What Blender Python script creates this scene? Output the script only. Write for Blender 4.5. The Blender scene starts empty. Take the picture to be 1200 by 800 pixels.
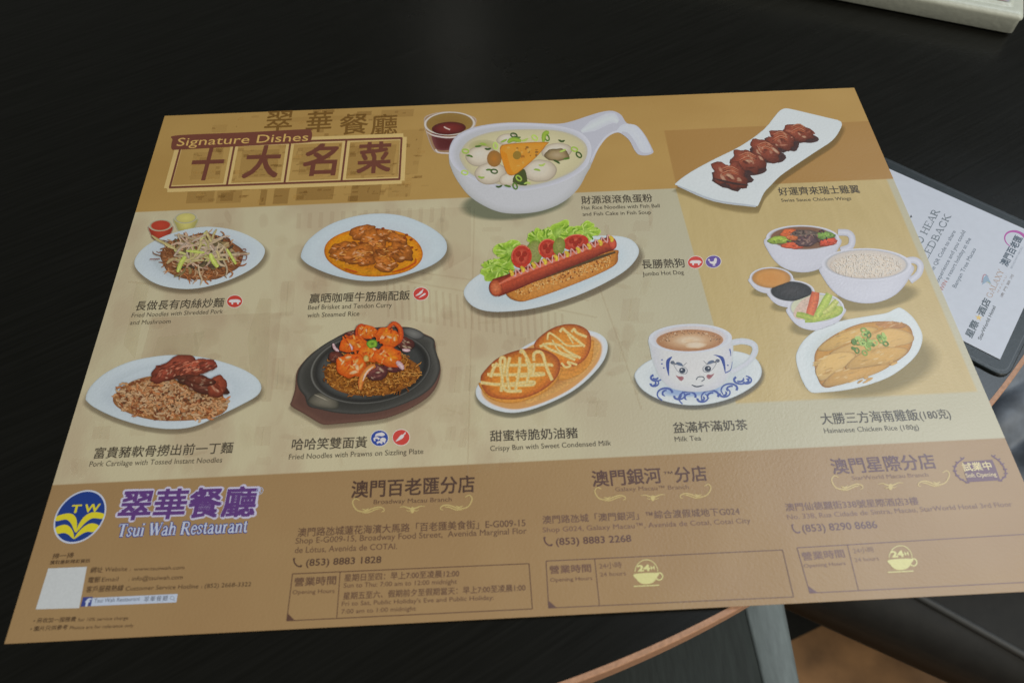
import bpy, math, random
import numpy as np
from mathutils import Matrix, Vector
from mathutils.geometry import tessellate_polygon
rnd = random.Random(7)
S = bpy.context.scene
COL = S.collection

# ------------------------------------------------------------------ camera
ROT = np.array([[0.9989269460465635, 0.04477841581683438, -0.011825816632296487],
                [-0.04442740393486231, 0.8543474496715393, -0.5177998078595096],
                [-0.013082898826124296, 0.5177695710609801, 0.8554200775301186]])
EYE = np.array([0.19945023, -0.05279263, 0.29664795])
FOC = 837.6                      # focal length in units of 1/1200 of the frame width
cam_d = bpy.data.cameras.new('camera')
cam = bpy.data.objects.new('camera', cam_d)
COL.objects.link(cam)
S.camera = cam
cam.matrix_world = Matrix.Translation(EYE.tolist()) @ Matrix(ROT.tolist()).to_4x4()
cam_d.sensor_width = 36
cam_d.lens = FOC / 1200 * 36
cam_d.clip_start = 0.01
cam_d.clip_end = 50
cam_d.dof.use_dof = True
cam_d.dof.focus_distance = 0.375
cam_d.dof.aperture_fstop = 9.0

# ------------------------------------------------------------------ light
W = bpy.data.worlds.new('World')
S.world = W
W.use_nodes = True
W.node_tree.nodes['Background'].inputs[0].default_value = (0.75, 0.78, 0.70, 1)
W.node_tree.nodes['Background'].inputs[1].default_value = 0.085

def area(name, loc, target, size, power, color, sy=None):
    l = bpy.data.lights.new(name, 'AREA')
    l.energy = power
    l.color = color
    l.shape = 'RECTANGLE'
    l.size = size
    l.size_y = sy or size
    o = bpy.data.objects.new(name, l)
    COL.objects.link(o)
    o.location = loc
    d = Vector(target) - Vector(loc)
    o.rotation_euler = d.to_track_quat('-Z', 'Y').to_euler()
    return o

# the room's soft ceiling panel behind the viewer, the daylight window up to the right, a small lamp far across the room
area('ceiling_light', (1.15, -0.95, 1.35), (0.27, 0.15, 0), 1.0, 25, (1.0, 0.95, 0.84))
area('window_light', (1.62, 0.66, 1.95), (0.40, 0.10, 0), 0.95, 21, (0.78, 0.89, 1.0))
area('far_lamp', (0.10, 1.9, 1.15), (0.2, 0.3, 0), 0.05, 0.10, (1.0, 0.97, 0.85), 0.25)

S.view_settings.view_transform = 'Standard'
S.view_settings.look = 'None'
S.view_settings.exposure = 0
S.view_settings.gamma = 1
S.view_settings.use_curve_mapping = False
S.cycles.use_denoising = True

# ------------------------------------------------------------------ geometry of the sheet
def lift(x):
    """height of the stiff menu sheet: left side on the table, right side propped on the folder"""
    return 0.0005 + 0.0068 * np.asarray(x)

def ray_xy(px, z):
    """photo coordinates (1200 x 800) to the plane of height z"""
    px = np.atleast_2d(np.asarray(px, float))
    d = np.stack([(px[:, 0] - 600) / FOC, -(px[:, 1] - 400) / FOC, -np.ones(len(px))], 1) @ ROT.T
    t = (z - EYE[2]) / d[:, 2]
    return (EYE + t[:, None] * d)[:, :2]

def on_mat(px):
    xy = ray_xy(px, 0.002)
    for _ in range(5):
        xy = ray_xy(px, lift(xy[:, 0]))
    return xy

def on_plane(z):
    return lambda px: ray_xy(px, z)

def lin(c):
    c = c / 255.0
    return c / 12.92 if c <= 0.04045 else ((c + 0.055) / 1.055) ** 2.4

GAIN = [1.48]
def cap(c):
    """keep a colour under 0.86 without shifting its hue"""
    k = min(1.0, 0.86 / max(c[0], c[1], c[2], 1e-6))
    return (c[0] * k, c[1] * k, c[2] * k, c[3])
def C(r, g, b, a=1.0):
    k = GAIN[0]
    return cap((lin(r) * k, lin(g) * k, lin(b) * k, a))
def mixc(a, b, t):
    return tuple(a[i] * (1 - t) + b[i] * t for i in range(4))
def mulc(a, k):
    return cap((a[0] * k, a[1] * k, a[2] * k, a[3]))
def jit(c, v):
    k = 1 + rnd.uniform(-v, v)
    return (min(c[0] * k, .9), min(c[1] * k * (1 + rnd.uniform(-v, v) * .2), .9), min(c[2] * k, .9), c[3])

# ------------------------------------------------------------------ materials
def new_mat(name):
    m = bpy.data.materials.new(name)
    m.use_nodes = True
    nt = m.node_tree
    return m, nt, nt.nodes['Principled BSDF']

def link(nt, a, b): nt.links.new(a, b)

def gloss_paper(nt, b, rough=0.42):
    """coated printing paper: a mild sheen broken up by a very fine grain"""
    tc = nt.nodes.new('ShaderNodeTexCoord')
    n = nt.nodes.new('ShaderNodeTexNoise')
    n.inputs['Scale'].default_value = 900
    n.inputs['Detail'].default_value = 3
    link(nt, tc.outputs['Object'], n.inputs['Vector'])
    bp = nt.nodes.new('ShaderNodeBump')
    bp.inputs['Strength'].default_value = 0.20
    bp.inputs['Distance'].default_value = 0.0004
    link(nt, n.outputs['Fac'], bp.inputs['Height'])
    lo_ = nt.nodes.new('ShaderNodeTexNoise'); lo_.inputs['Scale'].default_value = 11; lo_.inputs['Detail'].default_value = 2
    link(nt, tc.outputs['Object'], lo_.inputs['Vector'])
    b2 = nt.nodes.new('ShaderNodeBump'); b2.inputs['Strength'].default_value = 0.5; b2.inputs['Distance'].default_value = 0.004
    link(nt, lo_.outputs['Fac'], b2.inputs['Height'])
    link(nt, bp.outputs['Normal'], b2.inputs['Normal'])
    link(nt, b2.outputs['Normal'], b.inputs['Normal'])
    b.inputs['Roughness'].default_value = rough
    b.inputs['Specular IOR Level'].default_value = 0.85
    return tc, n

def ink_material(name, soft=False, lo=0.965, hi=1.035):
    m, nt, b = new_mat(name)
    at = nt.nodes.new('ShaderNodeVertexColor')
    at.layer_name = 'Col'
    tc, n = gloss_paper(nt, b)
    mp = nt.nodes.new('ShaderNodeMapRange')
    mp.inputs['From Min'].default_value = 0.25
    mp.inputs['From Max'].default_value = 0.75
    mp.inputs['To Min'].default_value = lo
    mp.inputs['To Max'].default_value = hi
    link(nt, n.outputs['Fac'], mp.inputs['Value'])
    mx = nt.nodes.new('ShaderNodeVectorMath'); mx.operation = 'SCALE'
    link(nt, at.outputs['Color'], mx.inputs[0])
    link(nt, mp.outputs['Result'], mx.inputs['Scale'])
    link(nt, mx.outputs['Vector'], b.inputs['Base Color'])
    if soft:
        link(nt, at.outputs['Alpha'], b.inputs['Alpha'])
    return m
INK = ink_material('printing_ink')
HALO = ink_material('printing_ink_tint', True)
FOOD = ink_material('printed_food_ink', False, 0.76, 1.24)

def simple(name, col, rough=0.5, bump=0, scale=200, var=0.0, metallic=0, spec=0.5, stretch=(1, 1, 1)):
    m, nt, b = new_mat(name)
    b.inputs['Roughness'].default_value = rough
    b.inputs['Metallic'].default_value = metallic
    b.inputs['Specular IOR Level'].default_value = spec
    tc = nt.nodes.new('ShaderNodeTexCoord')
    mapn = nt.nodes.new('ShaderNodeMapping')
    mapn.inputs['Scale'].default_value = stretch
    link(nt, tc.outputs['Object'], mapn.inputs['Vector'])
    n = nt.nodes.new('ShaderNodeTexNoise')
    n.inputs['Scale'].default_value = scale
    n.inputs['Detail'].default_value = 5
    link(nt, mapn.outputs['Vector'], n.inputs['Vector'])
    r = nt.nodes.new('ShaderNodeValToRGB')
    r.color_ramp.elements[0].position = 0.3
    r.color_ramp.elements[1].position = 0.7
    r.color_ramp.elements[0].color = tuple(c * (1 - var) for c in col) + (1,)
    r.color_ramp.elements[1].color = tuple(c * (1 + var) for c in col) + (1,)
    link(nt, n.outputs['Fac'], r.inputs['Fac'])
    link(nt, r.outputs['Color'], b.inputs['Base Color'])
    if bump:
        bp = nt.nodes.new('ShaderNodeBump')
        bp.inputs['Strength'].default_value = bump
        bp.inputs['Distance'].default_value = 0.001
        link(nt, n.outputs['Fac'], bp.inputs['Height'])
        link(nt, bp.outputs['Normal'], b.inputs['Normal'])
    return m

# ------------------------------------------------------------------ object helpers
def raw(name, verts, faces, mat, parent=None, cols=None, smooth=False):
    me = bpy.data.meshes.new(name)
    me.from_pydata([tuple(v) for v in verts], [], faces)
    me.materials.append(mat)
    if cols is not None:
        ca = me.color_attributes.new('Col', 'FLOAT_COLOR', 'POINT')
        ca.data.foreach_set('color', np.asarray(cols, np.float32).ravel())
    if smooth:
        me.polygons.foreach_set('use_smooth', [True] * len(me.polygons))
    me.update()
    o = bpy.data.objects.new(name, me)
    COL.objects.link(o)
    if parent:
        o.parent = parent
        o.matrix_parent_inverse = parent.matrix_world.inverted()
    return o

def thing(name, label, cat, loc=(0, 0, 0)):
    o = bpy.data.objects.new(name, None)
    o.empty_display_size = 0.02
    COL.objects.link(o)
    o.location = loc
    o['label'] = label
    o['category'] = cat
    bpy.context.view_layer.update()
    return o

def spline(pts, closed=False, n=5):
    p = np.asarray(pts, float)
    if len(p) < 3 and not closed:
        return p
    if closed:
        q = np.vstack([p[-1], p, p[0], p[1]])
    else:
        q = np.vstack([2 * p[0] - p[1], p, 2 * p[-1] - p[-2]])
    out = []
    for i in range(1, len(q) - 2):
        for k in range(n):
            t = k / n
            out.append(0.5 * ((2 * q[i]) + (q[i + 1] - q[i - 1]) * t + (2 * q[i - 1] - 5 * q[i] + 4 * q[i + 1] - q[i + 2]) * t * t
                              + (3 * q[i] - q[i - 1] - 3 * q[i + 1] + q[i + 2]) * t ** 3))
    if not closed:
        out.append(q[-2])
    return np.array(out)

def oval(cx, cy, rx, ry, rot=0, n=40, wob=0.0, seed=0):
    a = np.linspace(0, 2 * math.pi, n, endpoint=False)
    r = np.ones(n)
    if wob:
        rg = random.Random(seed or rnd.random())
        for h in (2, 3, 4, 5, 7, 9):
            r += wob / math.sqrt(h) * rg.uniform(-1, 1) * np.sin(h * a + rg.uniform(0, 6.28))
    x = np.cos(a) * rx * r
    y = np.sin(a) * ry * r
    c, s = math.cos(math.radians(rot)), math.sin(math.radians(rot))
    return np.stack([cx + x * c - y * s, cy + x * s + y * c], 1)

class Crop:
    """a window of the photograph with its enlargement"""
    def __init__(s, x0, y0, k): s.o = np.array([x0, y0], float); s.k = k
    def __call__(s, pts): return np.asarray(pts, float) / s.k + s.o
    def r(s, v): return v / s.k

class Print:
    """one flat printed patch; strokes and fills are stacked a fraction of a micron apart"""
    STEP = 0.0000004
    def __init__(s, mapper=on_mat, base=0.00003, zfun=None):
        s.v, s.c, s.f = [], [], []
        s.map, s.z = mapper, base
        s.zfun = zfun if zfun is not None else lift
    def put(s, px, cols, faces, xy=False, dz=None):
        m = np.asarray(px, float) if xy else s.map(px)
        n0 = len(s.v)
        zz = s.zfun(m[:, 0]) + s.z
        if dz is not None: zz = zz + np.asarray(dz) * s.STEP
        for (x, y), z in zip(m, zz):
            s.v.append((x, y, z))
        s.c.extend(cols)
        for f in faces:
            s.f.append(tuple(n0 + i for i in f))
        s.z += s.STEP
    def fill(s, pts, col, xy=False):
        pts = np.asarray(pts, float)
        tris = tessellate_polygon([[Vector((p[0], p[1], 0)) for p in pts]])
        s.put(pts, [col] * len(pts), tris, xy)
    def ring(s, outline, stops, center=None, shade=None):
        """nested copies of an outline: stops = [(scale, colour), ...] from rim to centre"""
        o = np.asarray(outline, float)
        c = o.mean(0) if center is None else np.asarray(center, float)
        R = np.abs(o - c).max(0)
        pts, cols, faces, dz = [], [], [], []
        n = len(o)
        for si, (sc, col) in enumerate(stops):
            ps = c + (o - c) * sc
            dz += [si * .5] * n
            pts.append(ps)
            for q in ps:
                cc = col
                if shade:
                    d = (q - c) / R
                    cc = mulc(col, max(0.1, 1 + shade[2] * (d[0] * shade[0] + d[1] * shade[1])))
                cols.append(cc)
            if si:
                a, b = (si - 1) * n, si * n
                for i in range(n):
                    j = (i + 1) % n
                    faces.append((a + i, a + j, b + j, b + i))
        if stops[-1][0] > 0:
            faces.append(tuple(range((len(stops) - 1) * n, len(stops) * n)))
        s.put(np.vstack(pts), cols, faces, dz=dz)
        s.z += s.STEP * .5 * len(stops)
    def stroke(s, pts, w, mid, edge=None, taper=(1, 1), n=4, closed=False, xy=False, smooth=True):
        p = spline(pts, closed, n) if smooth else np.asarray(pts, float)
        if closed:
            p = np.vstack([p, p[:1]])
        d = np.gradient(p, axis=0)
        d /= (np.linalg.norm(d, axis=1)[:, None] + 1e-9)
        nn = np.stack([-d[:, 1], d[:, 0]], 1)
        t = np.linspace(0, 1, len(p))
        ww = w / 2 * (taper[0] * (1 - t) + taper[1] * t)
        if taper[0] < 1 and taper[1] < 1:
            ww = w / 2 * (np.minimum(taper[0] + 4 * t * (1 - taper[0]), 1) * np.minimum(taper[1] + 4 * (1 - t) * (1 - taper[1]), 1))
        edge = edge or mid
        A, B = p + nn * ww[:, None], p - nn * ww[:, None]
        k = len(p)
        f = []
        for i in range(k - 1):
            f += [(i, i + 1, k + i + 1, k + i), (k + i, k + i + 1, 2 * k + i + 1, 2 * k + i)]
        g = list(np.linspace(0, 1, k) * (2.0 if k > 6 else 0))
        s.put(np.vstack([A, p, B]), [edge] * k + [mid] * k + [edge] * k, f, xy, dz=g * 3)
        if k > 6: s.z += s.STEP * 2
    def build(s, name, parent, mat=None, label=None):
        o = raw(name, s.v, s.f, mat or INK, parent, s.c)
        if label:
            o['label'] = label
        return o

# ------------------------------------------------------------------ lettering
_tc = bpy.data.curves.new('lettering', 'FONT')
_to = bpy.data.objects.new('lettering', _tc)
COL.objects.link(_to)
def glyphs(txt, bold=0.0, spacing=1.0):
    _tc.body = txt
    _tc.resolution_u = 3
    _tc.offset = bold
    _tc.space_character = spacing
    bpy.context.view_layer.update()
    me = bpy.data.meshes.new_from_object(_to.evaluated_get(bpy.context.evaluated_depsgraph_get()))
    v = np.array([q.co[:2] for q in me.vertices])
    f = [tuple(p.vertices) for p in me.polygons]
    bpy.data.meshes.remove(me)
    return v, f

def has_cjk(t): return any(ord(ch) > 0x2e80 for ch in t)

def write(pr, txt, p0, p1, h, col, bold=0.0, hm=None, spacing=1.0, wide=1.0):
    """set a line of type from p0 to p1 (photo points of the lower left and right), h = height in photo pixels"""
    m = pr.map([p0, p1, (p0[0], p0[1] - (h or 0))])
    L = np.linalg.norm(m[1] - m[0])
    d = (m[1] - m[0]) / L
    n = np.array([-d[1], d[0]])
    hh = hm if hm is not None else abs((m[2] - m[0]) @ n)
    v, f = glyphs(txt, 0, spacing)
    x0, x1 = v[:, 0].min(), v[:, 0].max()
    if has_cjk(txt):
        y0, sy = -0.075, hh / 0.92
    else:
        y0, sy = 0.0, hh / 0.72
    X = (v[:, 0] - x0) / (x1 - x0) * L * wide
    Y = (v[:, 1] - y0) * sy
    pts = m[0] + X[:, None] * d + Y[:, None] * n
    if bold < 0.008:
        pr.put(pts, [col] * len(pts), f, xy=True)
        return
    ex = bold * L / (x1 - x0); ey = bold * sy      # heavier weight: the line is struck several times, slightly shifted
    nd = 12 if bold > .04 else 4
    for i in range(nd):
        a = math.pi / 4 + 2 * math.pi * i / nd
        pr.put(pts + math.cos(a) * ex * d + math.sin(a) * ey * n, [col] * len(pts), f, xy=True)

# a small roman (serif) face drawn from thick and thin strokes: (points, weight)
K, k_ = 0.15, 0.055
SERIF = {
 'T': (.66, [([(.33, 0), (.33, .70)], K), ([(.03, .68), (.63, .68)], k_), ([(.05, .70), (.05, .55)], k_), ([(.61, .70), (.61, .55)], k_), ([(.20, .02), (.46, .02)], k_)]),
 's': (.42, [([(.34, .34), (.33, .43), (.2, .47), (.09, .38), (.2, .25), (.34, .14), (.22, .02), (.1, .04), (.07, .15)], .08)]),
 'u': (.56, [([(.13, .45), (.13, .14), (.2, .03), (.34, .04), (.42, .12)], .11), ([(.43, .46), (.43, .01)], .12), ([(.02, .45), (.15, .45)], k_), ([(.32, .45), (.45, .45)], k_), ([(.42, .02), (.53, .02)], k_)]),
 'i': (.30, [([(.15, .01), (.15, .46)], .12), ([(.15, .60), (.15, .70)], .13), ([(.03, .45), (.16, .45)], k_), ([(.03, .02), (.27, .02)], k_)]),
 'W': (.94, [([(.10, .68), (.30, .02)], K), ([(.30, .02), (.48, .66)], k_), ([(.46, .68), (.66, .02)], K), ([(.66, .02), (.86, .68)], k_), ([(0, .68), (.22, .68)], k_), ([(.36, .68), (.56, .68)], k_), ([(.76, .68), (.95, .68)], k_)]),
 'a': (.50, [([(.10, .36), (.16, .46), (.30, .46), (.36, .36)], .07), ([(.36, .38), (.36, .06), (.40, .02), (.47, .05)], .11), ([(.36, .29), (.16, .22), (.08, .12), (.15, .02), (.27, .04), (.36, .12)], .09)]),
 'h': (.58, [([(.13, .01), (.13, .70)], .12), ([(.14, .34), (.24, .44), (.36, .45), (.43, .36), (.43, .01)], .10), ([(.02, .69), (.15, .69)], k_), ([(.02, .02), (.25, .02)], k_), ([(.32, .02), (.55, .02)], k_)]),
 'R': (.72, [([(.14, .01), (.14, .68)], K), ([(.14, .67), (.40, .67), (.52, .58), (.50, .42), (.38, .36), (.14, .36)], .085), ([(.34, .36), (.60, .02), (.70, .02)], .12), ([(.02, .68), (.2, .68)], k_), ([(.02, .02), (.28, .02)], k_)]),
 'e': (.46, [([(.08, .27), (.39, .27), (.38, .38), (.25, .47), (.12, .39), (.08, .22), (.14, .06), (.27, .01), (.40, .10)], .085)]),
 't': (.34, [([(.15, .60), (.15, .12), (.20, .03), (.31, .06)], .11), ([(.02, .45), (.29, .45)], k_)]),
 'r': (.42, [([(.14, .01), (.14, .46)], .12), ([(.15, .30), (.24, .44), (.35, .43)], .09), ([(.02, .45), (.15, .45)], k_), ([(.02, .02), (.27, .02)], k_)]),
 'n': (.58, [([(.13, .01), (.13, .46)], .12), ([(.14, .34), (.24, .44), (.36, .45), (.43, .36), (.43, .01)], .10), ([(.02, .45), (.15, .45)], k_), ([(.02, .02), (.25, .02)], k_), ([(.32, .02), (.55, .02)], k_)]),
 'O': (.78, [([(.38, .69), (.16, .58), (.10, .35), (.16, .12), (.38, .01), (.60, .12), (.67, .35), (.60, .58), (.38, .69)], .10)]),
 'H': (.80, [([(.14, .01), (.14, .69)], .12), ([(.64, .01), (.64, .69)], .12), ([(.14, .36), (.64, .36)], k_), ([(.02, .68), (.26, .68)], k_), ([(.02, .02), (.26, .02)], k_), ([(.52, .68), (.76, .68)], k_), ([(.52, .02), (.76, .02)], k_)]),
 'E': (.64, [([(.14, .01), (.14, .69)], .12), ([(.02, .68), (.56, .68)], k_), ([(.56, .68), (.56, .54)], k_), ([(.14, .36), (.42, .36)], k_), ([(.02, .02), (.58, .02)], k_), ([(.58, .02), (.58, .18)], k_)]),
 'A': (.74, [([(.10, .02), (.36, .70)], k_), ([(.36, .70), (.62, .02)], .12), ([(.20, .24), (.52, .24)], k_), ([(0, .02), (.22, .02)], k_), ([(.50, .02), (.74, .02)], k_)]),
 'F': (.62, [([(.14, .01), (.14, .69)], .12), ([(.02, .68), (.56, .68)], k_), ([(.56, .68), (.56, .52)], k_), ([(.14, .36), (.42, .36)], k_), ([(.02, .02), (.26, .02)], k_)]),
 'D': (.78, [([(.14, .01), (.14, .69)], .12), ([(.02, .68), (.36, .67), (.58, .58), (.66, .35), (.58, .12), (.36, .02), (.02, .02)], .08)]),
 'B': (.70, [([(.14, .01), (.14, .69)], .12), ([(.02, .68), (.38, .67), (.50, .54), (.40, .38), (.14, .36)], .07), ([(.40, .37), (.58, .26), (.56, .08), (.38, .02), (.02, .02)], .08)]),
 'C': (.74, [([(.64, .52), (.56, .64), (.38, .69), (.16, .58), (.10, .35), (.16, .12), (.38, .01), (.58, .06), (.66, .20)], .09)]),
 'K': (.78, [([(.14, .01), (.14, .69)], .12), ([(.14, .28), (.58, .68)], k_), ([(.30, .40), (.64, .02)], .12), ([(.02, .68), (.26, .68)], k_), ([(.02, .02), (.26, .02)], k_), ([(.48, .68), (.70, .68)], k_), ([(.54, .02), (.76, .02)], k_)]),
 'G': (.80, [([(.64, .52), (.56, .64), (.38, .69), (.16, .58), (.10, .35), (.16, .12), (.38, .01), (.56, .05), (.64, .14)], .08), ([(.64, .02), (.64, .32)], .10), ([(.50, .32), (.76, .32)], k_)]),
 'L': (.62, [([(.14, .01), (.14, .69)], .12), ([(.02, .68), (.26, .68)], k_), ([(.02, .02), (.56, .02)], k_), ([(.56, .02), (.56, .18)], k_)]),
 'X': (.74, [([(.10, .69), (.62, .01)], .12), ([(.12, .01), (.60, .69)], k_), ([(.0, .68), (.24, .68)], k_), ([(.48, .68), (.72, .68)], k_), ([(.0, .02), (.24, .02)], k_), ([(.48, .02), (.72, .02)], k_)]),
 'Y': (.72, [([(.08, .69), (.36, .34)], .12), ([(.36, .34), (.62, .69)], k_), ([(.36, .35), (.36, .01)], .12), ([(.24, .02), (.48, .02)], k_), ([(.0, .68), (.22, .68)], k_), ([(.50, .68), (.72, .68)], k_)]),
 ' ': (.30, []),
}
def write_serif(pr, txt, p0, p1, h, col, hm=None, extra=0.0):
    m = pr.map([p0, p1, (p0[0], p0[1] - (h or 0))])
    L = np.linalg.norm(m[1] - m[0])
    d = (m[1] - m[0]) / L
    n = np.array([-d[1], d[0]])
    hh = hm if hm is not None else abs((m[2] - m[0]) @ n)
    tot = sum(SERIF[ch][0] for ch in txt)
    sx, sy = L / tot, hh / 0.70
    x = 0
    for ch in txt:
        w, strokes = SERIF[ch]
        for pts, wt in strokes:
            P = np.array([m[0] + (x + a) * sx * d + b * sy * n for a, b in pts])
            pr.stroke(P, (wt + extra) * math.sqrt(sx * sy), col, xy=True, n=5, smooth=len(pts) > 2)
        x += w
# ================================================================== SETTING
def table_material():
    m, nt, b = new_mat('black_oak_veneer')
    tc = nt.nodes.new('ShaderNodeTexCoord')
    mp = nt.nodes.new('ShaderNodeMapping')
    mp.inputs['Scale'].default_value = (22, 520, 1)
    m0 = nt.nodes.new('ShaderNodeMapping')
    m0.inputs['Rotation'].default_value = (0, 0, math.radians(-28))
    link(nt, tc.outputs['Object'], m0.inputs['Vector'])
    link(nt, m0.outputs['Vector'], mp.inputs['Vector'])
    n = nt.nodes.new('ShaderNodeTexNoise')
    n.inputs['Scale'].default_value = 1.0
    n.inputs['Detail'].default_value = 6
    n.inputs['Distortion'].default_value = 0.4
    link(nt, mp.outputs['Vector'], n.inputs['Vector'])
    r = nt.nodes.new('ShaderNodeValToRGB')
    r.color_ramp.elements[0].position = 0.35
    r.color_ramp.elements[0].color = (0.0066, 0.0064, 0.0050, 1)
    r.color_ramp.elements[1].position = 0.72
    r.color_ramp.elements[1].color = (0.0108, 0.0105, 0.0088, 1)
    link(nt, n.outputs['Fac'], r.inputs['Fac'])
    link(nt, r.outputs['Color'], b.inputs['Base Color'])
    bp = nt.nodes.new('ShaderNodeBump')
    bp.inputs['Strength'].default_value = 0.15
    bp.inputs['Distance'].default_value = 0.0003
    link(nt, n.outputs['Fac'], bp.inputs['Height'])
    link(nt, bp.outputs['Normal'], b.inputs['Normal'])
    sm_ = nt.nodes.new('ShaderNodeTexNoise'); sm_.inputs['Scale'].default_value = 14; sm_.inputs['Detail'].default_value = 8
    link(nt, tc.outputs['Object'], sm_.inputs['Vector'])
    mr = nt.nodes.new('ShaderNodeMapRange'); mr.inputs['To Min'].default_value = 0.20; mr.inputs['To Max'].default_value = 0.32
    link(nt, sm_.outputs['Fac'], mr.inputs['Value']); link(nt, mr.outputs['Result'], b.inputs['Roughness'])
    b.inputs['Specular IOR Level'].default_value = 0.35
    return m

TC = np.array([0.0762, 0.4914]); TR = 0.5357
def disc(name, r, z0, z1, mat, parent=None, n=256, bev=0.0):
    v, f = [], []
    prof = [(0, z1), (r - bev, z1), (r, z1 - bev), (r, z0), (0, z0)] if bev else [(0, z1), (r, z1), (r, z0), (0, z0)]
    for i in range(n):
        a = 2 * math.pi * i / n
        for q in prof[1:-1]:
            v.append((TC[0] + q[0] * math.cos(a), TC[1] + q[0] * math.sin(a), q[1]))
    k = len(prof) - 2
    for i in range(n):
        j = (i + 1) % n
        for q in range(k - 1):
            f.append((i * k + q, j * k + q, j * k + q + 1, i * k + q + 1)[::-1])
    f.append(tuple(i * k for i in range(n)))
    f.append(tuple(i * k + k - 1 for i in range(n))[::-1])
    return raw(name, v, f, mat, parent)

M_table = table_material()
M_lip = simple('pale_wood_lipping', (0.50, 0.27, 0.16), 0.5, 0.2, 500, 0.18)
table = thing('round_table', 'round black wood-grain table with a pale copper-brown edge strip', 'table', (0.0762, 0.4914, -0.72))
disc('tabletop', TR - 0.0022, -0.028, 0.0, M_table, table)
def lipping():
    n = 400
    prof = [(TR - 0.0022, 0.0002), (TR - 0.0004, 0.0002), (TR, -0.0002), (TR, -0.028), (TR - 0.0022, -0.028)]
    v, f = [], []
    for i in range(n):
        a = 2 * math.pi * i / n
        for r, z in prof:
            v.append((TC[0] + r * math.cos(a), TC[1] + r * math.sin(a), z))
    k = len(prof)
    for i in range(n):
        j = (i + 1) % n
        for q in range(k):
            f.append((i * k + q, i * k + (q + 1) % k, j * k + (q + 1) % k, j * k + q))
    return raw('edge_strip', v, f, M_lip, table)
lipping()
def cyl(name, cx, cy, r, z0, z1, mat, parent, n=48, r2=None):
    v = [(cx + (r if t == 0 else (r2 or r)) * math.cos(2 * math.pi * i / n), cy + (r if t == 0 else (r2 or r)) * math.sin(2 * math.pi * i / n), z) for t, z in ((0, z0), (1, z1)) for i in range(n)]
    f = [(i, (i + 1) % n, n + (i + 1) % n, n + i) for i in range(n)] + [tuple(range(n, 2 * n)), tuple(range(n))[::-1]]
    return raw(name, v, f, mat, parent)
M_iron = simple('black_iron', (0.02, 0.02, 0.02), 0.45)
cyl('pedestal', TC[0], TC[1], 0.035, -0.70, -0.029, M_iron, table)
cyl('base_plate', TC[0], TC[1], 0.24, -0.7195, -0.70, M_iron, table, r2=0.22)

M_floor = simple('brown_floor', (0.34, 0.18, 0.075), 0.55, 0.1, 14, 0.5)
fl = raw('floor', [(-4, -4, -0.72), (5, -4, -0.72), (5, 5, -0.72), (-4, 5, -0.72)], [(0, 1, 2, 3)], M_floor)
fl['kind'] = 'structure'

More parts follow.
